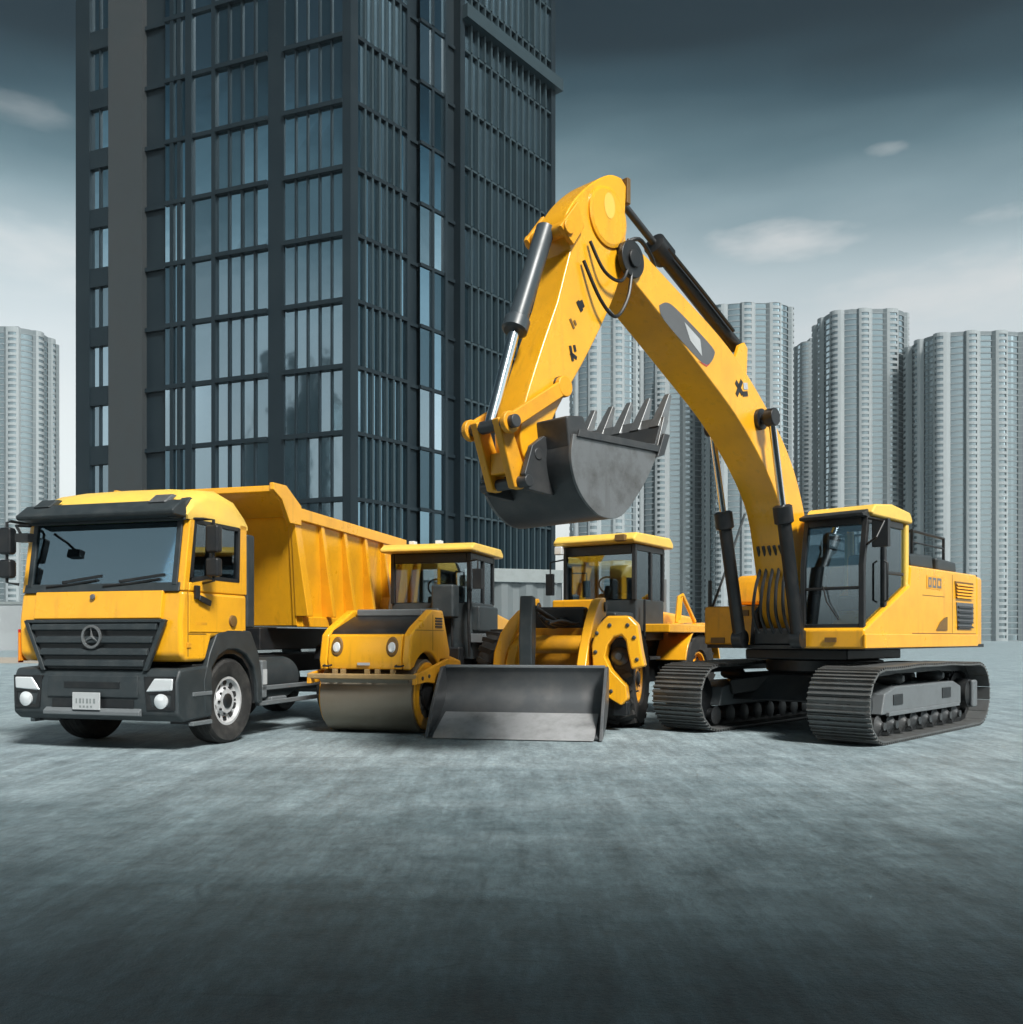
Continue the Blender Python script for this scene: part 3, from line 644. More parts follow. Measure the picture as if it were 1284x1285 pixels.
# bumper
bp = MB()
bp.prism([(-.62, .36), (-.05, .34), (.05, .42), (.06, .80), (.0, .94), (-.62, .98)], 'y', -HW-.01, HW+.01)
bpo = bp.build('bumper', M['plastic'], TR, bevel=.035, seg=3)
cp = MB(); cp.prism([(.055, .60), (.075, .62), (.065, .86), (.045, .86)], 'y', -.62, .62); cp.build('bumper_centre', M['plastic'], TR, bevel=.015)
li = MB(); li.prism([(.04, .40), (.10, .41), (.10, .455), (.04, .50)], 'y', -.66, .66); li.build('bumper_lip', M['grey'], TR, bevel=.01)
sl_ = MB(); sl_.box(.058, .063, -.56, .56, .50, .59); sl_.build('air_slot', M['black'], TR)
s2 = MB(); s2.box(.066, .078, -.38, .38, .72, .79); s2.build('tow_recess', M['black'], TR)
for sgn in (-1, 1):
    pts4 = [(.72, .68), (1.08, .70), (1.09, .84), (.84, .84)]
    hl = MB(); hl.prism([(sgn*a, b) for a, b in pts4], 'x', .03, .078); hl.build('headlight', M['lamp'], TR, bevel=.02)
    fg = MB(); fg.lathe([(.085, 0), (.085, .03), (.05, .045), (.002, .048)], (.045, sgn*.93, .58), (1, 0, 0), 24); fg.build('fog_lamp', M['lamp'], TR)
    fs = MB(); fs.ring([(sgn*a, b) for a, b in [(.74, .48), (1.1, .48), (1.11, .86), (.70, .86)]], [(sgn*a, b) for a, b in [(.80, .52), (1.05, .52), (1.06, .66), (.76, .66)]], 'x', .03, .066); fs.build('lamp_housing', M['black'], TR, bevel=.01)
pl = MB(); pl.box(.105, .118, -.23, .15, .47, .67); plo = pl.build('number_plate', M['white'], TR, bevel=.006)
pm = MB()
for k in range(6): pm.box(.1185, .1205, -.18+.048*k, -.16+.048*k+.008*(k % 2), .545, .60)
for k in range(4): pm.box(.1185, .1205, -.13+.05*k, -.105+.05*k, .495, .52)
pm.build('plate_mark', M['rail'], plo)
# steps between bumper and wheel
for sgn in (-1, 1):
    sp = MB(); y0, y1 = sorted((sgn*(HW-.35), sgn*(HW-.02)))
    sp.box(-.62, -.30, y0, y1-.02 if sgn > 0 else y1, .29, .99); sp.build('step_box', M['black'], TR, bevel=.01)
    for z in (.28, .62):
        t_ = MB(); yy0, yy1 = sorted((sgn*(HW-.05), sgn*(HW+.02))); t_.box(-.60, -.22, yy0, yy1, z, z+.05); t_.build('step', M['grey'], TR, bevel=.01)
# wheel arch
for sgn in (-1, 1):
    fe = MB(); y0, y1 = sorted((sgn*(HW-.42), sgn*(HW+.015)))
    outer = [(-.46, .42), (-.44, .80), (-.56, 1.12), (-.70, 1.34), (-.92, 1.40), (-1.2, 1.40), (-1.44, 1.38), (-1.62, 1.10), (-1.70, .80), (-1.72, .45)]
    inner = [(-.53, .42), (-.50, .72), (-.60, .94), (-.74, 1.08), (-.92, 1.15), (-1.14, 1.15), (-1.34, 1.08), (-1.50, .93), (-1.58, .72), (-1.60, .45)]
    fe.ring(outer, inner, 'y', y0, y1, closed=False); fe.build('fender', M['plastic'], TR, bevel=.02)
    iw = MB(); iw.ring([(a, b) for a, b in inner], [(-1.04+(a+1.04)*.9, .5+(b-.5)*.92) for a, b in inner], 'y', y0+.01, y1-.05, closed=False); iw.build('wheel_liner', M['black'], TR)
for sgn in (-1, 1):
    tyre(TR, (-1.04, sgn*(HW-.19), .52), .52, .32, sgn, .30)
    tyre(TR, (-4.35, sgn*(HW-.19), .52), .52, .34, sgn, .30)
    tyre(TR, (-5.65, sgn*(HW-.19), .52), .52, .34, sgn, .30)
ax = MB()
for x in (-1.04, -4.35, -5.65): ax.cyl((x, -.95, .52), (x, .95, .52), .09)
ax.build('axle', M['black'], TR)
# cab interior
hl9 = MB(); hl9.box(-1.30, -.24, -HW+.11, HW-.11, 2.62, 2.65); hl9.build('headliner', M['seat'], TR)
it = MB()
for y in (-.55, .55):
    it.box(-1.2, -.75, y-.26, y+.26, 1.84, 1.95); it.box(-1.25, -1.1, y-.25, y+.25, 1.9, 2.5); it.box(-1.22, -1.12, y-.13, y+.13, 2.5, 2.68)
it.build('seat', M['seat'], TR, bevel=.04)
ds = MB(); ds.prism([(-.12, 1.84), (-.45, 1.84), (-.42, 1.99), (-.16, 1.93)], 'y', -1.0, 1.0); ds.build('dashboard', M['plastic'], TR, bevel=.02)
sw = MB(); 
ringp = [(-.55+.21*math.cos(a)*.45, .55+.21*math.sin(a), 2.06+.21*math.cos(a)*.9) for a in [2*math.pi*i/24 for i in range(25)]]
sw.tube(ringp, .016); sw.beam((-.55, .55, 2.06), (-.40, .55, 1.93), .04); sw.beam((-.55, .36, 2.06), (-.55, .74, 2.06), .03)
sw.build('steering_wheel', M['black'], TR)
# mirrors
for sgn in (-1, 1):
    ma = MB(); x0 = -.02 if sgn < 0 else -.2
    mx_ = .10 if sgn < 0 else -.35
    yo = sgn*(HW+(.05 if sgn < 0 else .20))
    ma.tube([(-.18, sgn*(HW-.04), 2.66), (mx_-.05, sgn*(HW+.04), 2.68), (mx_, yo, 2.66), (mx_, yo, 1.95), (mx_-.1, sgn*(HW-.03), 1.93)], .018)
    mo = ma.build('mirror_arm', M['black'], TR)
    for z0, z1 in ((2.28, 2.60), (2.0, 2.22)):
        mb = MB(); mb.box(mx_-.06, mx_+.05, yo-.085, yo+.085, z0, z1)
        b_ = mb.build('mirror', M['black'], mo, bevel=.03)
        mg = MB(); mg.box(mx_-.066, mx_-.062, yo-.07, yo+.07, z0+.03, z1-.03); mg.build('mirror_glass', M['mirror'], b_)
km = MB(); km.tube([(.0, -HW+.2, 2.62), (.22, -HW+.2, 2.60), (.28, -HW+.32, 2.50)], .018); km.box(.2, .30, -HW+.26, -HW+.44, 2.40, 2.50); km.build('kerb_mirror', M['black'], TR, bevel=.01)
# chassis
ch = MB()
for sgn in (-1, 1): ch.box(-7.1, -.3, sgn*.42-.05, sgn*.42+.05, .78, 1.05)
for x in (-1.6, -2.4, -3.3, -4.9, -6.9): ch.box(x-.06, x+.06, -.42, .42, .8, 1.03)
ch.build('chassis', M['black'], TR, bevel=.01)
tk = MB(); tk.lathe([(.02, 0), (.26, .0), (.29, .03), (.29, .97), (.26, 1.0), (.02, 1.0)], (-1.95, HW-.42, .74), (-1, 0, 0), 28); tk.build('fuel_tank', M['plastic'], TR)
bt = MB(); bt.box(-1.82, -1.95, HW-.5, HW-.06, .5, 1.0); bt.box(-2.1, -2.5, HW-.2, HW-.08, .42, .5); bt.build('battery_box', M['grey'], TR, bevel=.02)
lb = MB(); lb.box(-1.84, -1.93, HW-.06, HW-.05, .68, .88); lb.build('warning_label', M['white'], TR)
ug = MB(); ug.box(-1.75, -3.6, HW-.12, HW-.06, .40, .46); ug.box(-1.75, -3.6, HW-.12, HW-.06, .60, .66); ug.build('side_guard', M['grey'], TR, bevel=.01)
air = MB(); air.box(-1.44, -1.62, HW-.32, HW-.04, 1.42, 2.62); air.build('air_intake', M['plastic'], TR, bevel=.03)
ex = MB(); ex.cyl((-1.58, HW-.14, 1.45), (-1.58, HW-.14, 1.95), .075); ex.build('exhaust', M['silver'], TR)
rad = MB(); rad.box(-1.42, -1.75, -HW+.1, HW-.4, 1.08, 1.7); rad.build('gearbox_cover', M['black'], TR, bevel=.02)
# tipping body
def sk(x, z): return x-(3.1-z)*.30      # front and ribs lean back towards the bottom
tb = MB()
zt, zb = 3.05, 1.47; yt, yb = HW+.06, HW-.12
def side_y(z): return yb+(yt-yb)*(z-zb)/(zt-zb)
for sgn in (-1, 1):
    tb.add([(sk(-2.35, zb), sgn*side_y(zb), zb), (-6.05+.42, sgn*side_y(zb), zb), (-6.05, sgn*side_y(zt), zt), (sk(-2.35, zt), sgn*side_y(zt), zt),
            (sk(-2.35, zb), sgn*(side_y(zb)-.06), zb), (-6.05+.42, sgn*(side_y(zb)-.06), zb), (-6.05, sgn*(side_y(zt)-.06), zt), (sk(-2.35, zt), sgn*(side_y(zt)-.06), zt)],
           [(0, 1, 2, 3), (4, 5, 6, 7), (0, 1, 5, 4), (1, 2, 6, 5), (2, 3, 7, 6), (3, 0, 4, 7)])
tb.add([(sk(-2.37, zb), y*side_y(zb), zb) for y in (-1, 1)]+[(sk(-2.37, zt), y*side_y(zt), zt) for y in (1, -1)]+[(sk(-2.45, zb), y*side_y(zb), zb) for y in (-1, 1)]+[(sk(-2.45, zt), y*side_y(zt), zt) for y in (1, -1)],
       [(0, 1, 2, 3), (4, 5, 6, 7), (0, 1, 5, 4), (1, 2, 6, 5), (2, 3, 7, 6), (3, 0, 4, 7)])
tb.box(-5.62, -2.86, -yb+.01, yb-.01, zb+.01, zb+.09)
tbo = tb.build('tipping_body', M['yellow'], TR, bevel=.008)
for sgn in (-1, 1):
    rl_ = MB()
    a = [(-2.3, sgn*(yt-.09), 2.93), (-2.3, sgn*(yt+.05), 2.93), (-2.3, sgn*(yt+.05), 3.10), (-2.3, sgn*(yt-.09), 3.10)]
    b = [(-6.35, p[1], p[2]-.06) for p in a]
    rl_.add(a+b, [(0, 1, 2, 3), (4, 5, 6, 7), (0, 1, 5, 4), (1, 2, 6, 5), (2, 3, 7, 6), (3, 0, 4, 7)])
    rl_.build('top_rail', M['yellow'], tbo, bevel=.012)
    bl = MB(); bl.box(-5.7, -2.85, sgn*(yb+.04)-.05, sgn*(yb+.04)+.05, 1.45, 1.60); bl.build('bottom_rail', M['yellow'], tbo, bevel=.012)
    for k, x in enumerate((-2.42, -3.17, -3.90, -4.63, -5.36, -5.95)):
        rb = MB(); wd = .17 if k == 0 else .10
        z0, z1 = 1.60, 2.94
        xs0 = sk(x, z0) if k < 5 else x+.38; xs1 = sk(x, z1)
        pr = []
        for xx, z in ((xs0, z0), (xs1, z1)):
            y_ = side_y(z)
            pr += [(xx-wd/2, sgn*(y_-.01), z), (xx+wd/2, sgn*(y_-.01), z), (xx+wd/2, sgn*(yt+.03), z), (xx-wd/2, sgn*(yt+.03), z)]
        rb.add(pr, [(0, 1, 2, 3), (4, 5, 6, 7), (0, 1, 5, 4), (1, 2, 6, 5), (2, 3, 7, 6), (3, 0, 4, 7)])
        rb.build('side_rib', M['yellow'], tbo, bevel=.012)
# cab shield
cs = MB()
cs.prism([(-2.44, 2.96), (-2.30, 2.96), (-1.82, 3.22), (-1.82, 3.30), (-2.06, 3.32), (-2.44, 3.10)], 'y', -yt-.03, yt+.03)
for sgn in (-1, 1):
    y0, y1 = sorted((sgn*(yt-.0), sgn*(yt+.06)))
    cs.prism([(-2.55, 2.85), (-2.24, 2.85), (-2.02, 3.14), (-1.80, 3.24), (-1.80, 3.335), (-2.14, 3.345), (-2.55, 3.12)], 'y', y0, y1)
cs.build('cab_shield', M['yellow'], tbo, bevel=.012)
tg = MB(); tg.add([(-5.65, -1, 1.5), (-5.65, 1, 1.5), (-6.08, 1.1, 3.0), (-6.08, -1.1, 3.0), (-5.71, -1, 1.5), (-5.71, 1, 1.5), (-6.14, 1.1, 3.0), (-6.14, -1.1, 3.0)], [(0, 1, 2, 3), (4, 5, 6, 7), (0, 1, 5, 4), (1, 2, 6, 5), (2, 3, 7, 6), (3, 0, 4, 7)])
tg.build('tailgate', M['yellow2'], tbo)
hg = MB(); hg.box(-6.0, -6.3, 1.0, 1.16, 2.5, 2.95); hg.cyl((-6.1, .9, 2.8), (-6.1, 1.2, 2.8), .07); hg.build('tailgate_hinge', M['black'], tbo, bevel=.01)
sb = MB(); sb.box(-5.9, -2.7, -.5, .5, 1.12, 1.44); sb.build('subframe', M['black'], TR, bevel=.02)
for sgn in (-1, 1):
    mg = MB(); y0, y1 = sorted((sgn*(HW-.38), sgn*(HW-.0))); mg.ring(circ(-5.0, .55, 1.25, 16, R(20), R(160), True), circ(-5.0, .55, 1.22, 16, R(20), R(160), True), 'y', y0, y1, closed=False)
    mg.T = None; mg.v = [Vector((v.x, v.y, min(v.z, 1.2))) for v in mg.v]; mg.build('rear_mudguard', M['black'], TR)

# ================================================================== ROAD ROLLER
RR = thing('road_roller', 'yellow road roller with a smooth brown steel drum, beside the dump truck', 'roller', (-1.82, 12.7, 0), math.atan2(-.961, -.276))
dr = MB(); dr.lathe([(.46, -.675), (.50, -.665), (.50, .665), (.46, .675)], (0, 0, .5), (0, 1, 0), 64); dro = dr.build('drum', M['drum'], RR, bevel=.006)
for sgn in (-1, 1):
    e = MB(); e.ring(circ(0, .5, .462, 40), circ(0, .5, .30, 40), 'y', sgn*.672, sgn*.70); e.build('drum_ring', M['yellow2'], dro, bevel=.006)
    e = MB(); e.lathe([(.305, sgn*.60), (.2, sgn*.62), (.19, sgn*.72), (.1, sgn*.76), (.01, sgn*.76)], (0, 0, .5), (0, 1, 0), 30)
    for k in range(6):
        a = R(60*k+15); e.beam((math.cos(a)*.12, sgn*.68, .5+math.sin(a)*.12), (math.cos(a)*.31, sgn*.68, .5+math.sin(a)*.31), .05, .05)
    e.build('drum_hub', M['black'], dro)
    ya, yb_ = sorted((sgn*.73, sgn*.79))
    yk = MB(); yk.prism([(-1.1, .62), (-1.1, .95), (-.62, 1.0), (.30, .86), (.62, .82), (.64, .68), (.25, .70), (-.12, .66), (-.14, .40), (-.3, .36), (-.42, .58)], 'y', ya, yb_); yk.build('yoke', M['yellow2'], RR, bevel=.012)
sb = MB(); sb.box(.57, .63, -.79, .79, .745, .82); sb.build('front_beam', M['drumbeam'], RR, bevel=.02)
sc_ = MB(); sc_.quadplate((.50, -.64, .70), (.50, .64, .70), (.58, .64, .80), (.58, -.64, .80), .02); sc_.build('scraper', M['drum'], RR)
# hood: side cheeks with drum arch, front face, dark sloping lid
arch = [(-.66+0, .90)]+circ(-.08, .5, .62, 14, R(145), R(38), True)
for sgn in (-1, 1):
    ck = MB(); y0, y1 = sorted((sgn*.54, sgn*.66))
    pf = [(.50, .86), (.53, 1.0), (.46, 1.34), (.30, 1.44), (-.30, 1.69), (-.72, 1.69), (-1.02, 1.10), (-1.0, .98), (-.62, .98)]+circ(-.08, .5, .60, 12, R(140), R(42), True)
    ck.prism(pf, 'y', y0, y1); ck.build('hood_side', M['yellow'], RR, bevel=.03, seg=3)
hf = MB(); hf.prism([(.50, .87), (.535, 1.0), (.47, 1.33), (.36, 1.36), (.34, .90)], 'y', -.535, .535); hf.build('hood_front', M['yellow'], RR, bevel=.02)
hl_ = MB(); hl_.prism([(.42, 1.345), (.36, 1.40), (-.28, 1.60), (-.74, 1.62), (-.74, 1.50), (-.28, 1.48), (.30, 1.30)], 'y', -.535, .535); hl_.build('hood_lid', M['black'], RR, bevel=.015)
hb = MB(); hb.box(-.96, .34, -.5, .5, .98, 1.30); hb.build('engine_block', M['black'], RR)
tb_ = MB(); tb_.box(-.3, -.7, -.5, .5, 1.60, 1.70); tb_.build('hood_top', M['grey'], RR, bevel=.02)
for sgn in (-1, 1):
    l = MB(); l.lathe([(.115, 0), (.12, .03), (.10, .05)], (.475, sgn*.40, 1.17), (1, 0, .19), 28)
    l.v = [Vector((v.x, sgn*.40+(v.y-sgn*.40)*.72, 1.17+(v.z-1.17)*1.15)) for v in l.v]
    lo = l.build('headlight', M['brown'], RR)
    l = MB(); l.lathe([(.078, .045), (.06, .068), (.002, .075)], (.475, sgn*.40, 1.16), (1, 0, .19), 24); l.v = [Vector((v.x, sgn*.40+(v.y-sgn*.40)*.75, v.z)) for v in l.v]; l.build('lens', M['lamp'], lo)
for y in (-.42, -.3, .05, .2, .42):
    bk = MB(); bk.box(.50, .56, y-.03, y+.03, .80, .88); bk.build('hood_bracket', M['drumbeam'], RR, bevel=.005)
for sgn in (-1, 1):
    for x, z in ((.42, .76), (.18, .78), (-.62, .82), (-.86, .80), (-1.02, .78)):
        bo_ = MB(); bo_.lathe([(.026, 0), (.026, .014), (.016, .02), (.001, .02)], (x, sgn*.79, z), (0, sgn, 0), 8); bo_.build('bolt', M['darksteel'], RR)
    se_ = MB(); y0, y1 = sorted((sgn*.661, sgn*.6635)); se_.box(-.30, -.31, y0, y1, 1.12, 1.62); se_.box(-.74, .36, y0, y1, 1.395, 1.403); se_.build('panel_seam', M['brown'], RR)
    ve_ = MB(); y0, y1 = sorted((sgn*.661, sgn*.672))
    for k in range(4): ve_.box(-.66, -.40, y0, y1, 1.44+.04*k, 1.46+.04*k)
    ve_.build('side_vent', M['black'], RR)
    to_ = MB(); to_.tube([(.535, sgn*.52-.05, .93), (.60, sgn*.52-.04, .92), (.60, sgn*.52+.04, .92), (.535, sgn*.52+.05, .93)], .014); to_.build('tie_down_ring', M['black'], RR)
wl2 = MB(); wl2.box(.535, .5385, -.09, .09, .93, .965); wl2.v = [Vector((v.x-.002, v.y, v.z)) for v in wl2.v]; wl2.build('warning_label', M['white'], RR)
# articulation and rear frame
af = MB(); af.box(-1.75, -.98, -.30, .30, .55, 1.0); af.prism([(-1.0, .6), (-1.0, 1.05), (-1.6, .95), (-1.75, .6)], 'y', .30, .62); af.build('front_frame', M['yellow2'], RR, bevel=.02)
rfm = MB(); rfm.box(-4.6, -1.75, -.55, .55, .6, 1.15); rfm.build('rear_frame', M['black'], RR, bevel=.03)
for sgn in (-1, 1): tyre(RR, (-3.1, sgn*.62, .68), .68, .46, sgn, .36, lugs=20, rimmat='yellow2')
en = MB(); en.prism([(-3.35, 1.16), (-3.35, 1.75), (-4.55, 1.6), (-4.75, 1.3), (-4.75, .9), (-4.4, .9)], 'y', -.62, .62); en.build('engine_hood', M['yellow'], RR, bevel=.05)
# cab
def cabin(root, x0, x1, hy, z0, zs, z1, T=None, lower='plastic', post=.07, frontlow=None):
    low = MB(T); low.prism([(x1, z0), (x1, zs), (x0, zs), (x0, z0)], 'y', -hy, hy); low.build('cab_base', M[lower], root, bevel=.025)
    f = MB(T)
    for x in (x0, x1):
        for y in (-hy+post/2, hy-post/2): f.box(x-post/2, x+post/2, y-post/2, y+post/2, zs-.02, z1)
    for y in (-hy+post/2, hy-post/2): f.box((x0*.55+x1*.45)-post/2, (x0*.55+x1*.45)+post/2, y-post/2, y+post/2, zs-.02, z1)
    for x in (x0, x1): f.box(x-post/2+.002, x+post/2-.002, -hy+post, hy-post, z1-.16, z1-.002)
    for y in (-hy+post/2, hy-post/2): f.box(x0+post/2, x1-post/2, y-post/2+.002, y+post/2-.002, z1-.1, z1-.002)
    f.build('cab_frame', M['black'], root, bevel=.012)
    hl9 = MB(T); hl9.box(x0+post/2+.003, x1-post/2-.003, -hy+post+.003, hy-post-.003, z1-.06, z1-.02); hl9.build('headliner', M['seat'], root)
    for x in (x0, x1):
        gl = MB(T); gl.box(x-.006, x+.006, -hy+post, hy-post, zs, z1-.16); gl.build('window', M['glass'], root)
    for y in (-hy+post/2, hy-post/2):
        gl = MB(T); gl.box(x0+post/2, x1-post/2, y-.006, y+.006, zs, z1-.1); gl.build('window', M['glass'], root)
    s = MB(T); xm = x0*.6+x1*.4
    s.box(xm-.25, xm+.25, -.25, .25, zs-.25, zs+.12); s.box(xm-.30, xm-.16, -.24, .24, zs+.05, zs+.62); s.build('seat', M['seat'], root, bevel=.04)
    c = MB(T); xc = x1-.25
    c.beam((xc+.1, 0, zs-.1), (xc-.08, 0, zs+.22), .08)
    c.tube([(xc-.1+.18*math.cos(a)*.5, .18*math.sin(a), zs+.24+.18*math.cos(a)*.8) for a in [2*math.pi*i/20 for i in range(21)]], .014); c.build('steering_wheel', M['black'], root)
cabin(RR, -3.15, -1.95, .68, .95, 1.86, 2.64)
rr2 = MB(); rr2.prism([(-1.72, 2.645), (-1.70, 2.70), (-1.85, 2.78), (-3.25, 2.80), (-3.38, 2.72), (-3.38, 2.645)], 'y', -.78, .78); rr2.build('cab_roof', M['cream'], RR, bevel=.04, seg=3)
for y in (-.35, .1):
    rc = MB(); rc.box(-2.0, -2.12, y-.05, y+.05, 2.79, 2.85); rc.build('roof_lamp', M['lamp'], RR, bevel=.01)
mi = MB(); mi.tube([(-1.9, .66, 2.5), (-1.72, .86, 2.5), (-1.72, .86, 2.35)], .014); mi.box(-1.75, -1.69, .78, .93, 2.05, 2.36); mi.build('mirror', M['black'], RR, bevel=.01)
con = MB(); con.box(-1.80, -1.5, -.05, .3, 1.15, 1.75); con.box(-1.85, -1.55, .15, .52, 1.6, 2.12); con.build('control_console', M['plastic'], RR, bevel=.04)
for y in (.40, .68):
    hr = MB(); hr.tube([(-1.86, y, 1.0), (-1.80, y, 1.55), (-1.82, y, 2.0), (-1.93, y, 2.05)], .022); hr.build('grab_rail', M['black'], RR)
stp = MB(); stp.box(-2.7, -1.9, .68, .88, 1.22, 1.36); stp.box(-2.6, -2.0, .72, .95, .75, .82); stp.build('step', M['grey'], RR, bevel=.01)
tkk = MB(); tkk.box(-3.0, -2.0, .66, .80, 1.40, 1.80); tkk.build('side_locker', M['plastic'], RR, bevel=.03)

# ================================================================== WHEEL LOADER
WL = thing('wheel_loader', 'yellow wheel loader with a wide grey bucket lowered to the ground, in the middle', 'loader', (.06, 11.62, 0), math.atan2(-.947, -.32))
bw = 1.10
bk = MB()
prof = [(.02, .02), (-.35, .13), (-.66, .27), (-.86, .44), (-.93, .66), (-.86, .90)]
pin = [(.03, .04), (-.34, .155), (-.635, .295), (-.825, .455), (-.895, .66), (-.825, .89)]
sp = smooth(prof, 4); sq = smooth(pin, 4)
bk.mi = 0; bk.ring(sp, sq, 'y', -bw, bw, closed=False)
bko = bk.build('bucket', M['bladeback'], WL)
bko.matrix_local = Matrix.Translation((-.95, -.18, 0)) @ Matrix.Rotation(R(8), 4, 'Z') @ Matrix.Translation((.95, 0, 0))
fl_ = MB(); fl_.prism([(.10, .012), (-.60, .285), (-.60, .30), (-.02, .075)], 'y', -bw+.06, bw-.06); fl_.build('cutting_edge', M['blade'], bko, bevel=.006)
for sgn in (-1, 1):
    y0, y1 = sorted((sgn*bw, sgn*(bw+.045)))
    sd_ = MB(); sd_.prism([(.09, .01), (-.35, .10), (-.68, .25), (-.88, .42), (-.95, .66), (-.87, .91), (-.70, .90), (-.25, .45)], 'y', y0, y1); sd_.build('side_plate', M['bladeback'], bko, bevel=.008)
tl = MB(); tl.box(-.90, -.80, -bw, bw, .885, .925); tl.build('top_lip', M['grey'], bko, bevel=.01)
for y in (-.62, -.25, .1, .5):
    br = MB(); br.box(-1.14, -.94, y-.03, y+.03, .40, .85); br.build('bucket_bracket', M['darksteel'], bko, bevel=.01)
# lift arms
for sgn in (-1, 1):
    y = .52*sgn
    ar = MB(); pf = smooth([(-1.10, .44), (-1.30, .95), (-1.65, 1.45), (-2.1, 1.82), (-2.5, 1.90)], 4)+smooth([(-2.55, 1.62), (-2.15, 1.50), (-1.85, 1.15), (-1.5, .62), (-1.22, .32)], 4)
    ar.prism(pf, 'y', y-.07, y+.07); ar.build('lift_arm', M['yellow'], WL, bevel=.02)
    cyl = MB(); cyl.cyl((-1.5, y*.85, .85), (-2.4, y*.85, 1.0), .05); cyl.build('lift_cylinder', M['black'], WL)
ct = MB(); ct.cyl((-1.62, -.46, 1.20), (-1.62, .46, 1.20), .13, n=28); ct.build('cross_tube', M['yellow2'], WL)
lv = MB(); lv.prism([(-1.02, .80), (-1.16, .78), (-1.22, 1.25), (-1.20, 1.86), (-1.06, 1.88), (-1.00, 1.3)], 'y', -.30, -.11); lv.build('tilt_lever', M['plastic'], WL, bevel=.02)
tc_ = MB(); tc_.cyl((-1.18, -.12, 1.72), (-1.75, .05, 1.52), .035); tc_.cyl((-1.75, .05, 1.52), (-2.7, .2, 1.60), .07); tc_.build('tilt_cylinder', M['black'], WL)
hs_ = MB()
for k in range(4): hs_.tube(smooth([(-1.2, -.1+.06*k, 1.65-.05*k), (-1.5, .0+.06*k, 1.45+.03*k), (-1.9, .1+.07*k, 1.50), (-2.4, .1+.05*k, 1.62)], 5), .022)
hs_.build('hydraulic_hose', M['black'], WL)
ff = MB(); ff.box(-2.9, -1.95, -.42, .42, .55, 1.45); ff.build('front_frame', M['yellow2'], WL, bevel=.03)
vb = MB(); vb.box(-1.95, -2.2, -.4, .4, 1.42, 1.75); vb.build('valve_block', M['black'], WL, bevel=.04)
for sgn in (-1, 1): tyre(WL, (-2.3, sgn*.92, .70), .70, .50, sgn, .36, lugs=22, rimmat='yellow2')
# bent guard plate before each front wheel
for sgn in (-1, 1):
    gp = MB()
    if sgn < 0:
        gp.prism([(-.84, .80), (-.82, 1.08), (-.72, 1.36), (-.58, 1.56), (-.44, 1.70), (-.38, 1.68), (-.46, 1.42), (-.56, 1.20), (-.62, 1.0), (-.63, .80)], 'x', -1.62, -1.42)
        gp.build('wheel_guard', M['yellow'], WL, bevel=.03, seg=3)
        rb_ = MB(); rb_.prism([(-.58, .82), (-.57, 1.02), (-.50, 1.24), (-.42, 1.40), (-.38, 1.3), (-.44, 1.1), (-.50, .82)], 'x', -1.60, -1.50); rb_.build('guard_rib', M['yellow2'], WL, bevel=.01)
        continue
    outer = [(1.06, .36), (.82, .50), (.66, .86), (.64, 1.20), (.72, 1.46), (.86, 1.60), (1.16, 1.60), (1.28, 1.48), (1.33, 1.15), (1.38, .90)]
    inner = [(1.14, .44), (1.12, .64), (.92, .84), (.83, 1.02), (.87, 1.20), (.95, 1.30), (1.06, 1.33), (1.12, 1.25), (1.15, 1.08), (1.20, .86)]
    gp.ring(outer, inner, 'x', -1.62, -1.38, closed=False)
    gp.add([(-1.379, y, z) for y, z in ((.74, 1.30), (.86, 1.44), (.90, 1.42), (.78, 1.28))], [(0, 1, 2, 3)])
    gp.build('wheel_guard', M['yellow'], WL, bevel=.03, seg=3)
    hm_ = MB(); hm_.lathe([(.12, 0), (.13, .05), (.09, .09), (.05, .10), (.05, .16), (.002, .16)], (-1.64, 1.0, 1.04), (1, 0, 0), 20); hm_.build('hub_motor', M['darksteel'], WL)
    hk_ = MB(); hk_.box(-1.70, -1.62, .86, 1.16, .70, 1.30); hk_.build('hub_bracket', M['black'], WL, bevel=.03)
    fb = MB(); fb.box(-1.65, -1.45, .92, 1.14, .22, .42); fb.build('guard_foot', M['black'], WL, bevel=.03)
for y, z in ((.70, 1.1), (.72, 1.36), (.90, 1.47), (1.15, 1.47), (1.24, 1.30), (1.28, 1.0), (.74, .86), (.92, .56)):
    bo_ = MB(); bo_.lathe([(.028, 0), (.028, .014), (.018, .02), (.001, .02)], (-1.38, y, z), (1, 0, 0), 8); bo_.build('bolt', M['darksteel'], WL)
for s_ in (-1, 1):
    y = .52*s_
    for x, z in ((-1.2, .52), (-1.66, 1.22), (-2.42, 1.76)):
        pi_ = MB(); pi_.lathe([(.075, -.10), (.075, .10)], (x, y, z), (0, 1, 0), 18); pi_.build('arm_pin', M['black'], WL, bevel=.008)
lr_ = MB(); lr_.cyl((-1.5, -.44, .85), (-1.24, -.44, .72), .035); lr_.build('piston_rod', M['chrome'], WL)
lr_ = MB(); lr_.cyl((-1.5, .44, .85), (-1.24, .44, .72), .035); lr_.build('piston_rod', M['chrome'], WL)
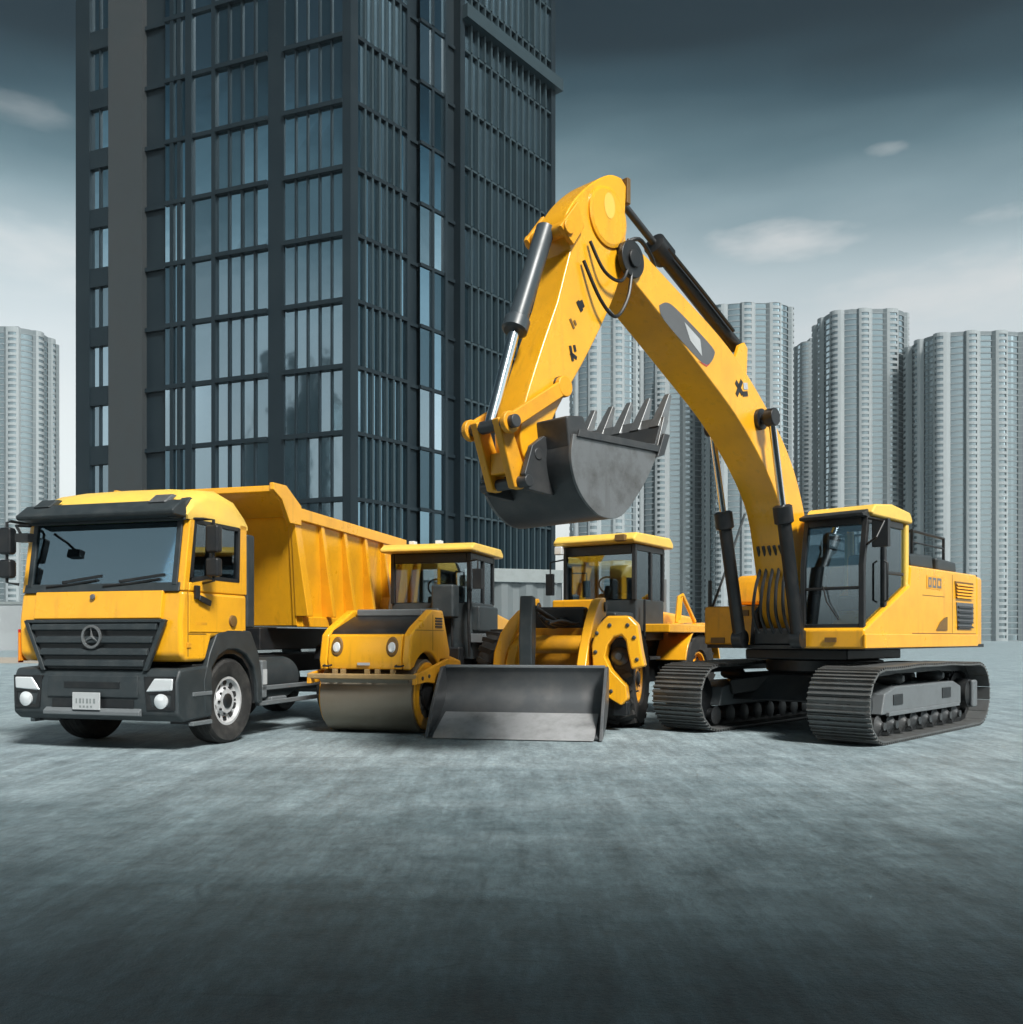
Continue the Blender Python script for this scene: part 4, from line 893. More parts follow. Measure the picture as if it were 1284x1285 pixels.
# rear half, steered to one side
TA = Matrix.Translation((-2.7, 0, 0)) @ Matrix.Rotation(R(-14), 4, 'Z')
pv_ = MB(TA); pv_.cyl((-.1, 0, .5), (-.1, 0, 1.4), .16); pv_.build('pivot', M['black'], WL)
rfr = MB(TA); rfr.box(-3.6, -.3, -.5, .5, .55, 1.35); rfr.build('rear_frame', M['black'], WL, bevel=.03)
cabin(WL, -2.05, -.95, .66, 1.25, 1.92, 2.80, T=TA)
lr = MB(TA); lr.prism([(-.72, 2.805), (-.70, 2.87), (-.82, 2.97), (-2.15, 2.99), (-2.28, 2.90), (-2.28, 2.805)], 'y', -.74, .74); lr.build('cab_roof', M['cream'], WL, bevel=.04, seg=3)
wl_ = MB(TA)
wl_.box(-.74, -.64, .42, .60, 2.82, 2.93); wl_.build('work_lamp', M['brown'], WL, bevel=.02)
wl_ = MB(TA); wl_.box(-.78, -.68, -.70, -.56, 2.66, 2.80); wl_.build('work_lamp', M['lamp'], WL, bevel=.02)
mm = MB(TA); mm.tube([(-.95, -.66, 2.6), (-.80, -.84, 2.55), (-.80, -.84, 2.3)], .015); mm.box(-.84, -.78, -.92, -.78, 2.0, 2.36); mm.build('mirror', M['black'], WL, bevel=.01)
hn = MB(TA); hn.box(-.98, -.3, -.62, .62, 1.36, 1.70); hn.build('cab_step_housing', M['plastic'], WL, bevel=.05)
bl_ = MB(TA); bl_.box(-.6, -.35, -.55, .3, 1.70, 1.90); bl_.build('front_ledge', M['yellow'], WL, bevel=.03)
rh = MB(TA); rh.prism([(-2.1, 1.36), (-2.1, 1.75), (-3.5, 1.68), (-3.75, 1.45), (-3.75, .95), (-3.4, .95), (-3.2, 1.3)], 'y', -.62, .62); rh.build('engine_hood', M['yellow'], WL, bevel=.05)
for sgn in (-1, 1):
    ob = tyre(WL, (0, 0, 0), .70, .50, sgn, .36, lugs=22, rimmat='yellow2')
    ob.matrix_local = TA @ Matrix.Translation((-2.75, sgn*.80, .70))
    fd = MB(TA); y0, y1 = sorted((sgn*.56, sgn*1.10)); fd.ring(circ(-2.75, .70, .86, 14, R(15), R(165), True), circ(-2.75, .70, .82, 14, R(15), R(165), True), 'y', y0, y1, closed=False); fd.build('rear_fender', M['yellow'], WL, bevel=.01)
    ldr = MB(TA); ldr.tube([(-1.0, sgn*.78, .8), (-1.0, sgn*.78, 1.9)], .02); ldr.box(-1.3, -.9, sgn*.80-.12, sgn*.80+.12, .95, 1.0); ldr.build('ladder', M['black'], WL)
tr_ = MB(TA)
tr_.tube([(-1.9, .95, 1.55), (-2.0, .95, 1.98), (-2.15, .95, 2.02), (-2.7, .95, 1.58)], .035); tr_.tube([(-2.02, .95, 1.6), (-2.1, .95, 1.98)], .03)
tr_.build('hand_rail', M['yellow'], WL)
pd = MB(TA); pd.box(-2.95, -1.2, .66, 1.12, 1.38, 1.52); pd.build('platform', M['yellow'], WL, bevel=.02)
exh = MB(TA); exh.cyl((-3.0, .25, 1.7), (-3.0, .25, 2.35), .05); exh.build('exhaust', M['grey'], WL)

# ================================================================== EXCAVATOR
EX = thing('crawler_excavator', 'yellow crawler excavator with raised boom and curled toothed bucket, at the right', 'excavator', (4.5, 13.2, 0), math.atan2(-.719, -.695))
def track(yc):
    # loop of steel shoes round idler and sprocket
    xf, xr, r = 1.62, -1.88, .42
    zc = .475
    path = []
    def arc(cx, a0, a1, n): return [(cx+r*math.cos(R(a0+(a1-a0)*i/n)), zc+r*math.sin(R(a0+(a1-a0)*i/n))) for i in range(n+1)]
    top = [(xf+(xr-xf)*i/14, zc+r+.03*math.sin(math.pi*i/14)-.012*abs(math.sin(3*math.pi*i/14))) for i in range(1, 14)]
    path = arc(xf, -90, 90, 24)+top+arc(xr, 90, 270, 24)
    path.append(path[0])
    seg = [0]
    for a, b in zip(path, path[1:]): seg.append(seg[-1]+math.dist(a, b))
    tot = seg[-1]; n = 50; m = MB(); links = MB()
    for i in range(n):
        def at(s):
            s %= tot
            for k in range(len(seg)-1):
                if seg[k+1] >= s: break
            t = (s-seg[k])/max(1e-6, seg[k+1]-seg[k]); a, b = path[k], path[k+1]
            return Vector((a[0]+(b[0]-a[0])*t, 0, a[1]+(b[1]-a[1])*t))
        s0 = tot*i/n; pa, pb = at(s0), at(s0+tot/n*.985)
        d = (pb-pa).normalized(); nrm = Vector((d.z, 0, -d.x))      # outward
        hwid = .39
        def slab(mb, a, b, y0, y1, o0, o1):
            vs = [p+nrm*o+Vector((0, y, 0)) for p in (a, b) for y in (y0, y1) for o in (o0, o1)]
            mb.add(vs, [(0, 1, 3, 2), (4, 6, 7, 5), (0, 4, 5, 1), (2, 3, 7, 6), (0, 2, 6, 4), (1, 5, 7, 3)])
        slab(m, pa, pb, yc-hwid, yc+hwid, 0, .024)
        for f in (.06, .42, .78):
            q = pa+(pb-pa)*f; slab(m, q, q+d*.022, yc-hwid, yc+hwid, .024, .05)
        for s_ in (-1, 1):
            slab(links, pa-d*.01, pb+d*.01, yc+s_*.10-.022, yc+s_*.10+.022, -.085, -.002)
            if i % 1 == 0:
                q = pa+(pb-pa)*.5
                links.add([q+nrm*.0245+d*a+Vector((0, yc+s_*.13+b, 0)) for a, b in ((-.018, -.02), (.018, -.02), (.018, .02), (-.018, .02))], [(0, 1, 2, 3)])
    t = m.build('crawler_track', M['tracksteel'], EX, bevel=.004, seg=1)
    links.build('track_link', M['black'], t)
    sgn = 1 if yc > 0 else -1
    fr_ = MB(); fr_.prism([(1.35, .34), (1.25, .60), (.9, .68), (-1.2, .68), (-1.5, .60), (-1.5, .34)], 'y', yc-.22, yc+.24); fr_.build('track_frame', M['grey'], t, bevel=.02)
    pn = MB()
    for x0, x1, z0, z1 in ((-1.05, -.72, .46, .60), (.70, 1.0, .45, .58)): pn.box(x0, x1, yc+sgn*.245-.006, yc+sgn*.245+.006, z0, z1)
    pn.build('frame_opening', M['black'], t)
    rg = MB(); rg.box(-1.35, 1.2, yc+sgn*.25-.025, yc+sgn*.25+.025, .32, .37); rg.build('roller_guard', M['grey'], t, bevel=.008)
    for k in range(8):
        ro = MB(); x = -1.35+2.7*k/7; ro.lathe([(.10, -.2), (.13, -.19), (.10, -.15), (.10, .15), (.13, .19), (.10, .2), (.05, .25), (.05, .28)], (x, yc, .205), (0, sgn, 0), 20); ro.build('track_roller', M['darksteel'], t)
    for x in (-.9, .55):
        ro = MB(); ro.lathe([(.07, -.15), (.085, 0), (.07, .15), (.04, .2)], (x, yc, .765), (0, sgn, 0), 16); ro.build('carrier_roller', M['darksteel'], t)
    idl = MB(); idl.lathe([(.34, -.09), (.36, -.05), (.36, .05), (.34, .09), (.27, .10), (.25, .06), (.12, .06), (.11, .2), (.01, .2)], (xf, yc, zc), (0, sgn, 0), 36); idl.build('idler', M['black'], t)
    spk = MB(); spk.lathe([(.30, -.09), (.30, .05), (.22, .06), (.21, .24), (.15, .27), (.01, .27)], (xr, yc, zc), (0, sgn, 0), 36)
    for k in range(20):
        a = 2*math.pi*k/20; spk.beam((xr+math.cos(a)*.28, yc, zc+math.sin(a)*.28), (xr+math.cos(a)*.36, yc, zc+math.sin(a)*.36), .05, .06)
    spk.build('sprocket', M['black'], t)
    cp_ = MB(); cp_.box(xr-.10, xr+.10, yc+sgn*.26, yc+sgn*.32, zc-.2, zc+.2); cp_.build('motor_cover', M['grey'], t, bevel=.03)
track(1.14); track(-1.14)
cb = MB(); cb.prism([(1.0, .42), (.8, .80), (-1.0, .80), (-1.2, .42)], 'y', -.92, .92); cb.build('car_body', M['black'], EX, bevel=.03)
for s_ in (-1, 1):
    lg = MB(); lg.beam((.5, s_*.3, .72), (1.0, s_*.95, .60), .36, .22); lg.beam((-.6, s_*.3, .72), (-1.1, s_*.95, .60), .36, .22); lg.build('frame_leg', M['black'], EX, bevel=.03)
tt = MB(); tt.lathe([(.72, .78), (.80, .84), (.80, .98), (.72, 1.0), (.72, 1.13)], (0, 0, 0), (0, 0, 1), 48); tt.build('slew_ring', M['black'], EX)
hz = MB(); hz.box(-.9, .9, -.75, .75, 1.0, 1.14); hz.build('turntable', M['black'], EX, bevel=.02)
# house
dk = MB(); dk.box(-3.0, 1.15, -1.22, 1.235, 1.15, 1.198); dk.box(1.1501, 1.50, -.40, 1.235, 1.15, 1.198); dk.build('deck', M['black'], EX)
sp_ = MB(); sp_.prism([(1.55, 1.16), (1.55, 1.40), (1.5, 1.42), (.10, 2.0), (.06, 2.27), (-2.62, 2.27), (-2.62, 1.16)], 'y', .32, 1.25)
spo = sp_.build('side_housing', M['yellow'], EX, bevel=.03, seg=3)
sk_ = MB(); sk_.prism([(1.57, 1.165), (1.57, 1.345), (-2.6, 1.345), (-2.6, 1.165)], 'y', 1.24, 1.275); sk_.build('sill', M['yellow'], EX, bevel=.012)
ss = MB(); ss.box(.02, -2.6, 1.251, 1.2535, 1.352, 1.362); ss.box(-1.52, -1.53, 1.251, 1.2535, 1.36, 2.22); ss.box(-.35, -1.2, 1.251, 1.2535, 1.88, 1.888); ss.build('panel_seam', M['brown'], EX)
eg = MB(); eg.box(-2.62, .0, -1.25, .315, 1.2, 2.22); eg.build('engine_housing', M['yellow'], EX, bevel=.04)
cw = MB(); cwp = [(-2.63, 1.25), (-2.95, 1.22), (-3.12, 1.0), (-3.16, 0), (-3.12, -1.0), (-2.95, -1.22), (-2.63, -1.25)]
cw.prism(cwp, 'z', 1.16, 2.25); cw.build('counterweight', M['yellow'], EX, bevel=.05, seg=3)
rt = MB(); rt.prism([(1.2, 1.2), (1.2, 1.74), (.05, 1.78), (.05, 1.2)], 'y', -1.24, -.42); rt.build('tool_box', M['yellow2'], EX, bevel=.03)
rt = MB(); rt.prism([(.5, 1.78), (.46, 2.1), (.36, 2.22), (-.1, 2.25), (-.1, 1.78)], 'y', -1.2, -.62); rt.build('fuel_tank', M['yellow2'], EX, bevel=.06, seg=3)
hk = MB(); hk.box(1.203, 1.22, -.62, -.52, 1.60, 1.68); hk.box(1.203, 1.215, -1.12, -.9, 1.22, 1.30); hk.build('latch', M['brown'], EX)
for x0, x1, z0, z1, mm_ in ((-1.62, -2.42, 1.88, 2.13, 'brown'), (-1.68, -2.42, 1.42, 1.82, 'decal')):
    vn = MB(); vn.prism([(x0, z1), (x1, z1), (x1, z0+.12), (x1+.14, z0), (x0-.06, z0)], 'y', 1.252, 1.262); vno = vn.build('side_vent', M[mm_], EX)
    lv_ = MB(); nl = 5
    for k in range(nl): z = z0+(z1-z0)*(k+.7)/(nl+.4); lv_.quadplate((x0-.04, 1.265, z), (x1+.05, 1.265, z), (x1+.05, 1.285, z-.03), (x0-.04, 1.285, z-.03), .008)
    lv_.build('louvre', M['yellow2' if mm_ == 'brown' else 'black'], vno)
qv = MB(); qv.prism([(-.86, 1.40), (-1.30, 1.40), (-1.30, 1.60), (-1.18, 1.58), (-1.02, 1.52)], 'y', 1.252, 1.262); qv.build('step_recess', M['brown'], EX)
dc = MB(); dc.box(-.5, -1.12, 1.2525, 1.255, 1.98, 2.16); dco = dc.build('maker_plate', M['yellow2'], EX)
dk2 = MB()
for x0, x1, z0, z1 in ((-.56, -.68, 2.0, 2.14), (-.72, -.86, 2.0, 2.14), (-.90, -1.06, 2.0, 2.14)): dk2.ring([(x0, z0), (x1, z0), (x1, z1), (x0, z1)], [(x0-.035, z0+.03), (x1+.035, z0+.03), (x1+.035, z1-.03), (x0-.035, z1-.03)], 'y', 1.2555, 1.258)
dk2.build('plate_mark', M['grey'], dco)
rv = MB(); rv.prism([(-.28, 2.275), (-.20, 2.46), (-1.10, 2.49), (-1.16, 2.275)], 'y', .3, 1.12); rv.build('air_filter_box', M['plastic'], EX, bevel=.04)
rv = MB(); rv.prism([(-1.30, 2.275), (-1.28, 2.47), (-2.1, 2.44), (-2.12, 2.275)], 'y', .3, 1.12); rv.build('muffler_cover', M['plastic'], EX, bevel=.04)
hr = MB(); hr.tube([(-.50, 1.05, 2.26), (-.50, 1.05, 2.80), (-1.75, 1.05, 2.78), (-1.75, 1.05, 2.26)], .022); hr.tube([(-.50, 1.05, 2.64), (-1.75, 1.05, 2.63)], .014); hr.tube([(-.58, 1.05, 2.80), (-.58, .2, 2.80), (-.58, .2, 2.26)], .02); hr.build('guard_rail', M['black'], EX)
# cab
cx0, cx1, cy0, cy1, cz0, cz1 = .14, 1.50, .38, 1.22, 1.40, 2.82
fm = MB()
for y in (cy0+.035, cy1-.035):
    fm.prism([(cx1-.07, cz0), (cx1, cz0), (cx1, 2.2), (cx1-.12, cz1), (cx1-.20, cz1), (cx1-.07, 2.2)], 'y', y-.035, y+.035)
fm.box(.78, .86, cy1-.07, cy1-.002, cz0+.02, cz1)
fm.box(.78, .86, cy0+.002, cy0+.07, cz0+.02, cz1)
fm.box(cx1-.055, cx1-.002, cy0+.07, cy1-.07, 1.90, 1.935)
fm.box(cx1-.075, cx1-.004, cy0+.07, cy1-.07, cz0, cz0+.07)
fm.box(cx1-.21, cx1-.10, cy0+.07, cy1-.07, cz1-.10, cz1-.003)
fm.box(cx0+.09, cx1-.16, cy1-.068, cy1-.004, cz1-.09, cz1-.002)
fm.box(cx0+.09, cx1-.16, cy0+.004, cy0+.068, cz1-.09, cz1-.002)
fm.box(.20, .78, cy1-.05, cy1-.008, 2.12, 2.16)
fm.build('cab_frame', M['black'], EX, bevel=.01)
bp_ = MB()
for y in (cy0+.04, cy1-.045): bp_.box(.05, .15, y-.045, y+.05, 1.95, cz1)
bp_.box(.06, .11, cy0+.09, cy1-.10, 1.9, 2.3)
bp_.build('rear_pillar', M['cream'], EX, bevel=.02)
gl = MB(); gl.quadplate((cx1-.03, cy0+.07, 1.94), (cx1-.03, cy1-.07, 1.94), (cx1-.03, cy1-.07, 2.2), (cx1-.03, cy0+.07, 2.2), .008)
gl.quadplate((cx1-.03, cy0+.07, 2.2), (cx1-.03, cy1-.07, 2.2), (cx1-.14, cy1-.07, 2.73), (cx1-.14, cy0+.07, 2.73), .008); gl.build('windscreen', M['glass'], EX)
gl = MB(); gl.box(cx1-.035, cx1-.027, cy0+.07, cy1-.07, 1.47, 1.90); gl.build('lower_window', M['glass'], EX)
gl = MB(); gl.prism([(.84, 1.66), (1.42, 1.44), (1.42, 2.2), (1.32, 2.75), (.84, 2.75)], 'y', cy1-.04, cy1-.032); gl.build('door_window', M['glass'], EX)
gl = MB(); gl.prism([(.15, 1.98), (.80, 1.70), (.80, 2.75), (.15, 2.75)], 'y', cy1-.04, cy1-.032); gl.build('rear_side_window', M['glass'], EX)
gl = MB(); gl.prism([(.15, 1.45), (1.42, 1.45), (1.42, 2.2), (1.32, 2.75), (.15, 2.75)], 'y', cy0+.03, cy0+.038); gl.build('far_side_window', M['glass'], EX)
gl = MB(); gl.box(.08, .09, cy0+.08, cy1-.09, 2.3, 2.78); gl.build('rear_window', M['glass'], EX)
cr = MB(); cr.prism([(1.30, 2.825), (1.34, 2.86), (1.22, 2.97), (.70, 3.02), (.10, 2.97), (.02, 2.88), (.02, 2.825)], 'y', cy0-.02, cy1+.04); cr.build('cab_roof', M['cream'], EX, bevel=.05, seg=3)
rvv = MB(); rvv.prism([(1.30, 2.80), (1.52, 2.80), (1.54, 2.84), (1.36, 2.90)], 'y', cy0+.0, cy1-.0); rvv.build('roof_visor', M['black'], EX, bevel=.012)
hl9 = MB(); hl9.box(.16, 1.28, cy0+.07, cy1-.08, 2.77, 2.80); hl9.build('headliner', M['seat'], EX)
fl2 = MB(); fl2.box(.15, 1.42, cy0+.04, cy1-.05, 1.385, 1.415); fl2.build('cab_floor', M['black'], EX)
se = MB(); se.box(.45, .95, .55, 1.05, 1.6, 1.85); se.box(.36, .50, .56, 1.04, 1.8, 2.42); se.box(.36, .46, .68, .92, 2.42, 2.6); se.build('seat', M['seat'], EX, bevel=.05)
ct_ = MB()
for y in (.5, 1.1): ct_.box(.7, 1.05, y-.06, y+.06, 1.45, 1.95); ct_.cyl((1.0, y, 1.95), (1.03, y, 2.12), .02)
ct_.box(1.15, 1.38, .48, .75, 1.42, 1.85)
ct_.build('control_console', M['plastic'], EX, bevel=.02)
mr_ = MB(); mr_.tube([(1.42, cy1, 2.45), (1.55, cy1+.18, 2.52), (1.42, cy1+.22, 2.72), (1.36, cy1, 2.78)], .015); mr_.box(1.28, 1.36, cy1+.04, cy1+.24, 2.42, 2.76); mr_.build('mirror', M['black'], EX, bevel=.03)
hd_ = MB(); hd_.tube([(.92, cy1+.01, 1.75), (.92, cy1+.06, 1.78), (.92, cy1+.06, 2.25), (.92, cy1+.01, 2.28)], .014); hd_.build('grab_handle', M['black'], EX)
wm = MB(); wm.tube([(1.50, .9, 1.52), (1.515, .75, 1.75), (1.515, .70, 1.95)], .01); wm.build('wiper', M['black'], EX)
tl_ = MB(); tl_.box(1.555, 1.575, .75, .9, 1.24, 1.30); tl_.build('deck_lamp', M['brown'], EX)
stay = MB(); stay.tube([(1.12, -1.15, 1.74), (.78, -1.13, 2.3), (.30, -1.10, 3.15)], .018); stay.tube([(1.14, -1.18, 1.74), (1.14, -1.18, 2.12)], .028); stay.build('mirror_stay', M['plastic'], EX)
# boom foot bracket
bf = MB()
for s_ in (-1, 1): bf.prism([(1.45, 1.2), (1.38, 1.62), (1.15, 1.78), (.8, 1.7), (.4, 1.2)], 'y', s_*.345-.03, s_*.345+.03)
bf.build('boom_bracket', M['black'], EX, bevel=.012)
vb = MB(); vb.box(1.25, 1.48, -.30, .30, 1.2, 1.42); vb.build('swivel_block', M['black'], EX, bevel=.03)
hh = MB()
for k in range(5):
    y = -.22+.11*k
    hh.tube(smooth([(1.42, y, 1.3), (1.62, y, 1.6), (1.60, y*.9, 1.95), (1.50, y*.8, 2.25), (1.62, y*.7, 2.5)], 5), .022)
hh.build('hydraulic_hose', M['black'], EX)
# boom
upper = smooth([(5.06, 5.32), (4.80, 5.34), (4.33, 5.20), (3.04, 4.74), (2.1, 4.17), (1.46, 3.58), (1.08, 2.9), (.92, 2.2), (.90, 1.62)], 6)
lower = smooth([(1.22, 1.42), (1.38, 1.70), (1.52, 2.2), (1.82, 3.05), (2.69, 3.84), (3.75, 4.42), (4.55, 4.82), (4.98, 5.02)], 6)
bo = MB(); bo.prism(upper+lower, 'y', -.25, .25)
boo = bo.build('boom', M['yellow'], EX, bevel=.018)
tipb = MB()
for s_ in (-1, 1): tipb.lathe([(.19, -.03), (.19, .03)], (4.98, s_*.27, 5.19), (0, 1, 0), 28)
tipb.cyl((4.98, -.33, 5.19), (4.98, .33, 5.19), .09); tipb.build('boom_pin', M['black'], boo, bevel=.01)
for s_ in (-1, 1):
    bl2 = MB(); bl2.lathe([(.13, 0), (.13, .05), (.07, .06), (.07, .09), (.01, .09)], (2.32, s_*.25, 4.0), (0, s_, 0), 24); bl2.build('cylinder_boss', M['black'], boo)
de = MB(); de.add([(x, .253, z) for x, z in smooth([(4.46, 4.86), (4.30, 4.93), (4.05, 4.88), (3.42, 4.66), (3.36, 4.56), (3.50, 4.43), (3.72, 4.46), (4.36, 4.72), (4.46, 4.86)], 4)[:-1]], [list(range(32))])
deo = de.build('boom_decal', M['decal'], boo)
wd_ = MB(); wd_.add([(x, .256, z) for x, z in ((3.98, 4.80), (3.66, 4.68), (3.62, 4.50), (3.86, 4.62))], [(0, 1, 2, 3)]); wd_.build('decal_flash', M['white'], deo)
wd_ = MB(); wd_.add([(x, .2545, z) for x, z in ((3.72, 4.43), (3.52, 4.40), (3.44, 4.46), (3.52, 4.42))], [(0, 1, 2, 3)]); wd_.build('decal_edge', M['red'], deo)
def strokes(name, parent, ss, y, material, w):
    mk = MB()
    for (x0, z0), (x1, z1) in ss: mk.beam((x0, y, z0), (x1, y, z1), .004, w)
    return mk.build(name, material, parent)
strokes('boom_mark', boo, [((2.88, 4.36), (2.72, 4.24)), ((2.74, 4.40), (2.86, 4.20)), ((2.72, 4.24), (2.60, 4.27))], .254, M['black'], .06)
strokes('boom_mark', boo, [((2.70, 4.34), (2.60, 4.36))], .254, M['white'], .08)
for s_ in (-1, 1):
    pr = MB(); pr.tube([(4.9, s_*.15, 5.36), (4.3, s_*.15, 5.25), (3.0, s_*.15, 4.80), (2.1, s_*.15, 4.24), (1.5, s_*.15, 3.68), (1.1, s_*.15, 3.0), (1.0, s_*.15, 2.6)], .022); pr.build('hydraulic_pipe', M['yellow2'], boo)
# lift cylinders
for s_ in (-1, 1):
    A_, B_ = Vector((2.32, s_*.42, 4.0)), Vector((1.62, s_*.42, 1.28)); d = B_-A_
    lc = MB(); lc.cyl(A_+d*.40, B_, .085); lc.lathe([(.09, 0), (.12, .02), (.12, .22), (.09, .24)], A_+d*.385, d, 20); lc.lathe([(.12, -.07), (.12, .07)], B_, (0, 1, 0), 20)
    lo = lc.build('lift_cylinder', M['black'], EX)
    rd = MB(); rd.cyl(A_, A_+d*.40, .045); rd.build('piston_rod', M['chrome'], lo)
    ey = MB(); ey.lathe([(.11, -.06), (.11, .06)], A_, (0, 1, 0), 20); ey.build('rod_eye', M['black'], lo, bevel=.01)
# stick cylinder on top of the boom
A_, B_ = Vector((4.80, 0, 5.94)), Vector((2.45, 0, 4.93)); d = B_-A_
sc2 = MB(); sc2.cyl(A_+d*.27, B_, .085); sc2.lathe([(.09, 0), (.13, .02), (.13, .26), (.09, .28)], A_+d*.25, d, 20); sco = sc2.build('stick_cylinder', M['black'], EX)
rd = MB(); rd.cyl(A_, A_+d*.28, .04); rd.build('piston_rod', M['darksteel'], sco)
lug = MB()
for s_ in (-1, 1): lug.prism([(2.80, 4.55), (2.62, 4.88), (2.50, 4.94), (2.42, 4.88), (2.45, 4.40)], 'y', s_*.13-.025, s_*.13+.025)
lug.build('cylinder_lug', M['yellow'], EX, bevel=.01)
tbs = MB(); tbs.tube([(4.1, .12, 5.62), (3.4, .12, 5.34), (2.7, .12, 5.04)], .02); tbs.build('cylinder_pipe', M['black'], sco)
# stick
stp_ = smooth([(5.85, 5.05), (5.95, 5.26), (5.82, 5.52), (5.54, 5.80), (5.24, 6.0), (5.04, 6.04)], 5)+smooth([(4.95, 5.98), (4.97, 5.70), (4.97, 5.32), (5.14, 4.82), (5.57, 4.12), (6.02, 3.50), (6.30, 3.02)], 5)+smooth([(6.40, 2.90), (6.52, 2.98), (6.54, 3.30), (6.32, 3.88), (6.04, 4.50)], 4)
sk2 = MB(); sk2.prism(stp_, 'y', -.15, .19); sto = sk2.build('stick', M['yellow'], EX, bevel=.018)
pp = MB(); pp.lathe([(.30, 0), (.30, .02), (.27, .03), (.27, .031)], (5.28, .19, 5.55), (0, 1, 0), 40); pp.build('pivot_plate', M['yellow'], sto)
pp = MB(); pp.add([(5.28+.11*math.cos(a)*.8, .224, 5.66+.13*math.sin(a)) for a in [2*math.pi*i/24 for i in range(24)]], [list(range(24))]); pp.build('round_decal', M['cream'], sto)
for x, z, r_ in ((5.06, 5.28, .07), (6.02, 3.70, .085)):
    pp = MB(); pp.lathe([(r_, 0), (r_, .05), (r_*.6, .06), (.005, .06)], (x, .19, z), (0, 1, 0), 20); pp.build('pin', M['black'], sto)
strokes('stick_mark', sto, [((5.75, 4.58), (5.68, 4.50)), ((5.70, 4.60), (5.66, 4.54))], .194, M['black'], .05)
strokes('stick_mark', sto, [((5.86, 4.38), (5.80, 4.30)), ((5.80, 4.38), (5.77, 4.34))], .194, M['brown'], .03)
strokes('stick_mark', sto, [((5.86, 4.12), (5.82, 3.98)), ((5.86, 4.05), (5.76, 4.02)), ((5.80, 4.14), (5.78, 4.08))], .194, M['black'], .035)
hs2 = MB()
hs2.tube(smooth([(5.60, .23, 5.20), (5.44, .28, 4.94), (5.20, .30, 4.90), (5.05, .28, 5.10), (5.00, .25, 5.40)], 6), .017)
hs2.tube(smooth([(5.70, .23, 4.98), (5.50, .28, 4.64), (5.28, .30, 4.52), (5.08, .30, 4.76), (4.98, .28, 5.08), (4.90, .26, 5.30)], 6), .018)
hs2.tube(smooth([(4.92, .1, 5.40), (4.70, .16, 5.52), (4.50, .18, 5.38), (4.40, .15, 5.28)], 5), .024)
hs2.build('hydraulic_hose', M['black'], sto)
lg2 = MB()
for s_ in (-1, 1): lg2.prism([(6.06, 5.20), (5.80, 5.52), (5.70, 5.30), (5.86, 5.08)], 'y', s_*.22-.025, s_*.22+.025)
lg2.cyl((5.95, -.27, 5.22), (5.95, .27, 5.22), .07); lg2.build('cylinder_lug', M['yellow2'], sto, bevel=.01)
cpl = MB(); cpl.box(4.905, 4.965, -.21, .21, 5.80, 6.07); cpl.build('end_plate', M['brown'], sto, bevel=.01)
# bucket cylinder, beyond the stick
A_, B_ = Vector((5.95, 0, 5.24)), Vector((6.76, 0, 3.22)); d = B_-A_; d.normalize(); off = Vector((.05, 0, .02))
Lc = (B_-A_).length
bc = MB(); bc.cyl(A_+off, A_+off+d*1.10, .095); bc.lathe([(.10, 0), (.125, .02), (.125, .13), (.10, .15)], A_+off+d*1.04, d, 20); bco = bc.build('bucket_cylinder', M['slate'], EX)
rd = MB(); rd.cyl(A_+off+d*1.15, B_, .055); rd.build('piston_rod', M['chrome'], bco)
# linkage
lk = MB()
for s_ in (-1, 1):
    lk.beam((6.02, s_*.25, 3.68), (6.76, s_*.25, 3.22), .05, .14); lk.lathe([(.10, -.03), (.10, .03)], (6.76, s_*.25, 3.22), (0, 1, 0), 20); lk.lathe([(.10, -.03), (.10, .03)], (6.02, s_*.25, 3.68), (0, 1, 0), 20)
lk.build('rocker_link', M['yellow2'], EX, bevel=.012)
hl3 = MB()
for s_ in (-1, 1): hl3.prism([(6.84, 3.26), (6.70, 3.30), (6.46, 2.80), (6.50, 2.66), (6.62, 2.66)], 'y', s_*.14-.045, s_*.14+.045)
hl3.box(6.50, 6.66, -.10, .10, 2.80, 3.0); hl3.build('bucket_link', M['yellow2'], EX, bevel=.015)
pn = MB(); pn.cyl((6.76, -.34, 3.22), (6.76, .34, 3.22), .06); pn.cyl((6.55, -.30, 2.72), (6.55, .30, 2.72), .055); pn.cyl((6.42, -.30, 2.98), (6.42, .30, 2.98), .055); pn.build('link_pin', M['darksteel'], EX, bevel=.008)
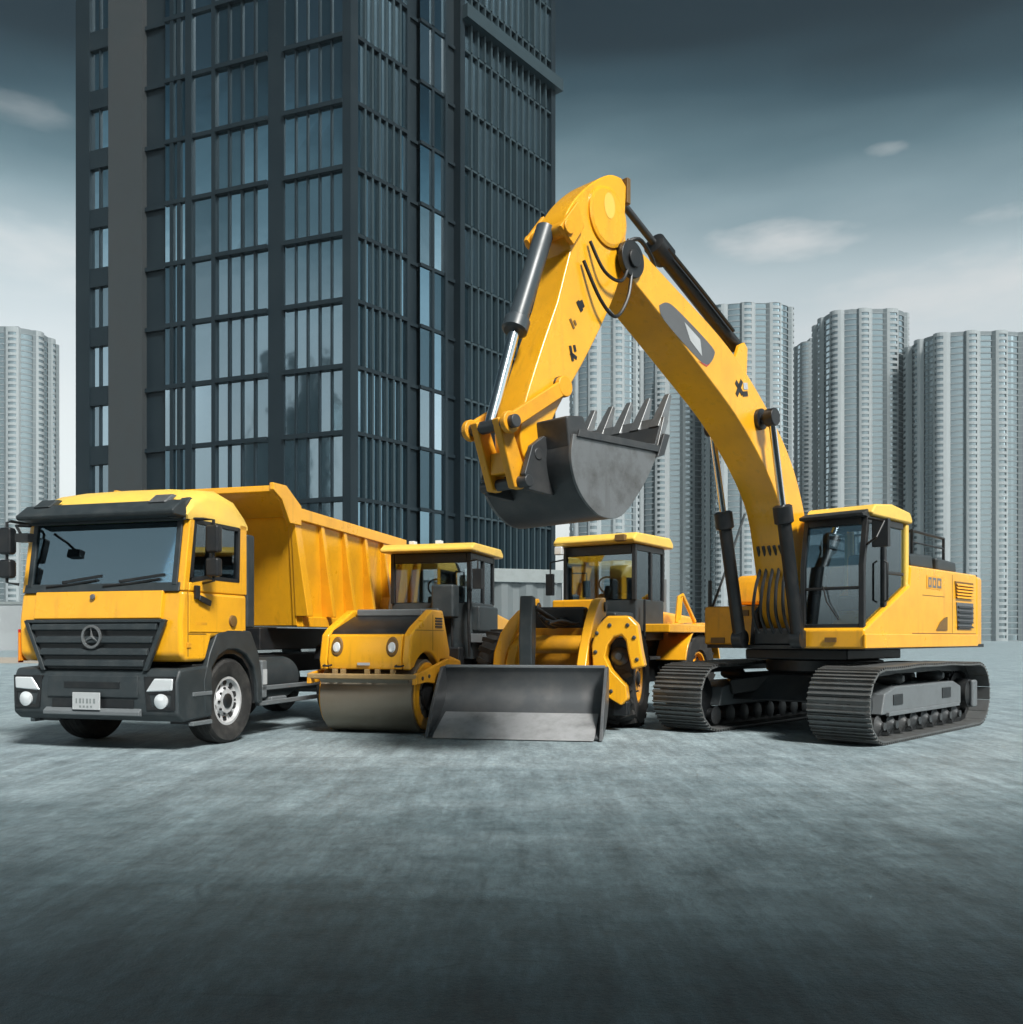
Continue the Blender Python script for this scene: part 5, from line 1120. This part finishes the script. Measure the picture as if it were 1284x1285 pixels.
# bucket
bwid = .56
outer = smooth([(6.28, 3.14), (6.31, 2.92), (6.24, 2.70), (6.08, 2.53), (5.86, 2.43), (5.58, 2.46), (5.32, 2.68), (5.05, 3.02), (4.86, 3.46)], 5)
cen = Vector((5.72, 3.05))
inner = [tuple(Vector(p)+(cen-Vector(p)).normalized()*.035) for p in outer]
bu = MB(); bu.ring(outer, inner, 'y', -bwid, bwid, closed=False)
buo = bu.build('bucket', M['darksteel'], EX, bevel=.004)
for s_ in (-1, 1):
    y0, y1 = sorted((s_*bwid, s_*(bwid+.03)))
    sd2 = MB(); sd2.prism(outer[:36]+[(4.93, 3.20), (5.02, 3.24)], 'y', y0, y1); sd2.build('side_plate', M['bucketside'], buo, bevel=.005)
    y0, y1 = sorted((s_*(bwid+.031), s_*(bwid+.055)))
    e2 = MB(); e2.prism([(6.22, 3.19), (6.24, 3.12), (4.98, 3.16), (4.90, 3.23)], 'y', y0, y1); e2.build('side_edge', M['darksteel'], buo, bevel=.005)
    ct2 = MB(); ct2.prism([(5.02, 3.10), (4.90, 3.14), (4.80, 3.36), (4.90, 3.36)], 'y', y0, y1+.01); ct2.build('side_cutter', M['darksteel'], buo, bevel=.006)
lp = MB(); lp.prism([(5.0, 3.12), (4.92, 3.16), (4.76, 3.52), (4.84, 3.55)], 'y', -bwid-.02, bwid+.02); lp.build('lip', M['steel'], buo, bevel=.006)
er = MB()
for s_ in (-1, 1): er.prism([(6.10, 3.05), (6.34, 3.16), (6.50, 3.05), (6.60, 2.78), (6.54, 2.64), (6.20, 2.62)], 'y', s_*.26-.03, s_*.26+.03)
er.build('hinge_ear', M['darksteel'], buo, bevel=.01)
bx_ = MB(); bx_.prism([(6.30, 3.02), (6.34, 3.30), (6.10, 3.34), (5.95, 3.10)], 'y', -bwid, bwid); bx_.build('back_box', M['darksteel'], buo, bevel=.02)
for k in range(5):
    y = -bwid+.07+(2*bwid-.14)*k/4
    th_ = MB()
    def sec(x, z, hw, ht): return [(x-ht*.92, y-hw, z-ht*.4), (x+ht*.92, y-hw, z+ht*.4), (x+ht*.92, y+hw, z+ht*.4), (x-ht*.92, y+hw, z-ht*.4)]
    a1, b1, c1 = sec(4.84, 3.42, .06, .07), sec(4.75, 3.60, .052, .052), sec(4.64, 3.82, .032, .022)
    th_.add(a1+b1+c1, [(0, 1, 2, 3), (8, 9, 10, 11)]+[(i+o, (i+1) % 4+o, (i+1) % 4+4+o, i+4+o) for o in (0, 4) for i in range(4)])
    th_.build('tooth', M['steel'], buo, bevel=.008)

# ------------------------------------------------------------------ render settings
S.view_settings.view_transform = 'Standard'; S.view_settings.look = 'None'; S.view_settings.gamma = 1
S.view_settings.exposure = 0.62
S.render.engine = 'CYCLES'
cy = S.cycles
cy.use_denoising = True
try: cy.denoiser = 'OPENIMAGEDENOISE'
except Exception: pass
cy.max_bounces = 8; cy.transparent_max_bounces = 16; cy.volume_bounces = 0; cy.sample_clamp_indirect = 6
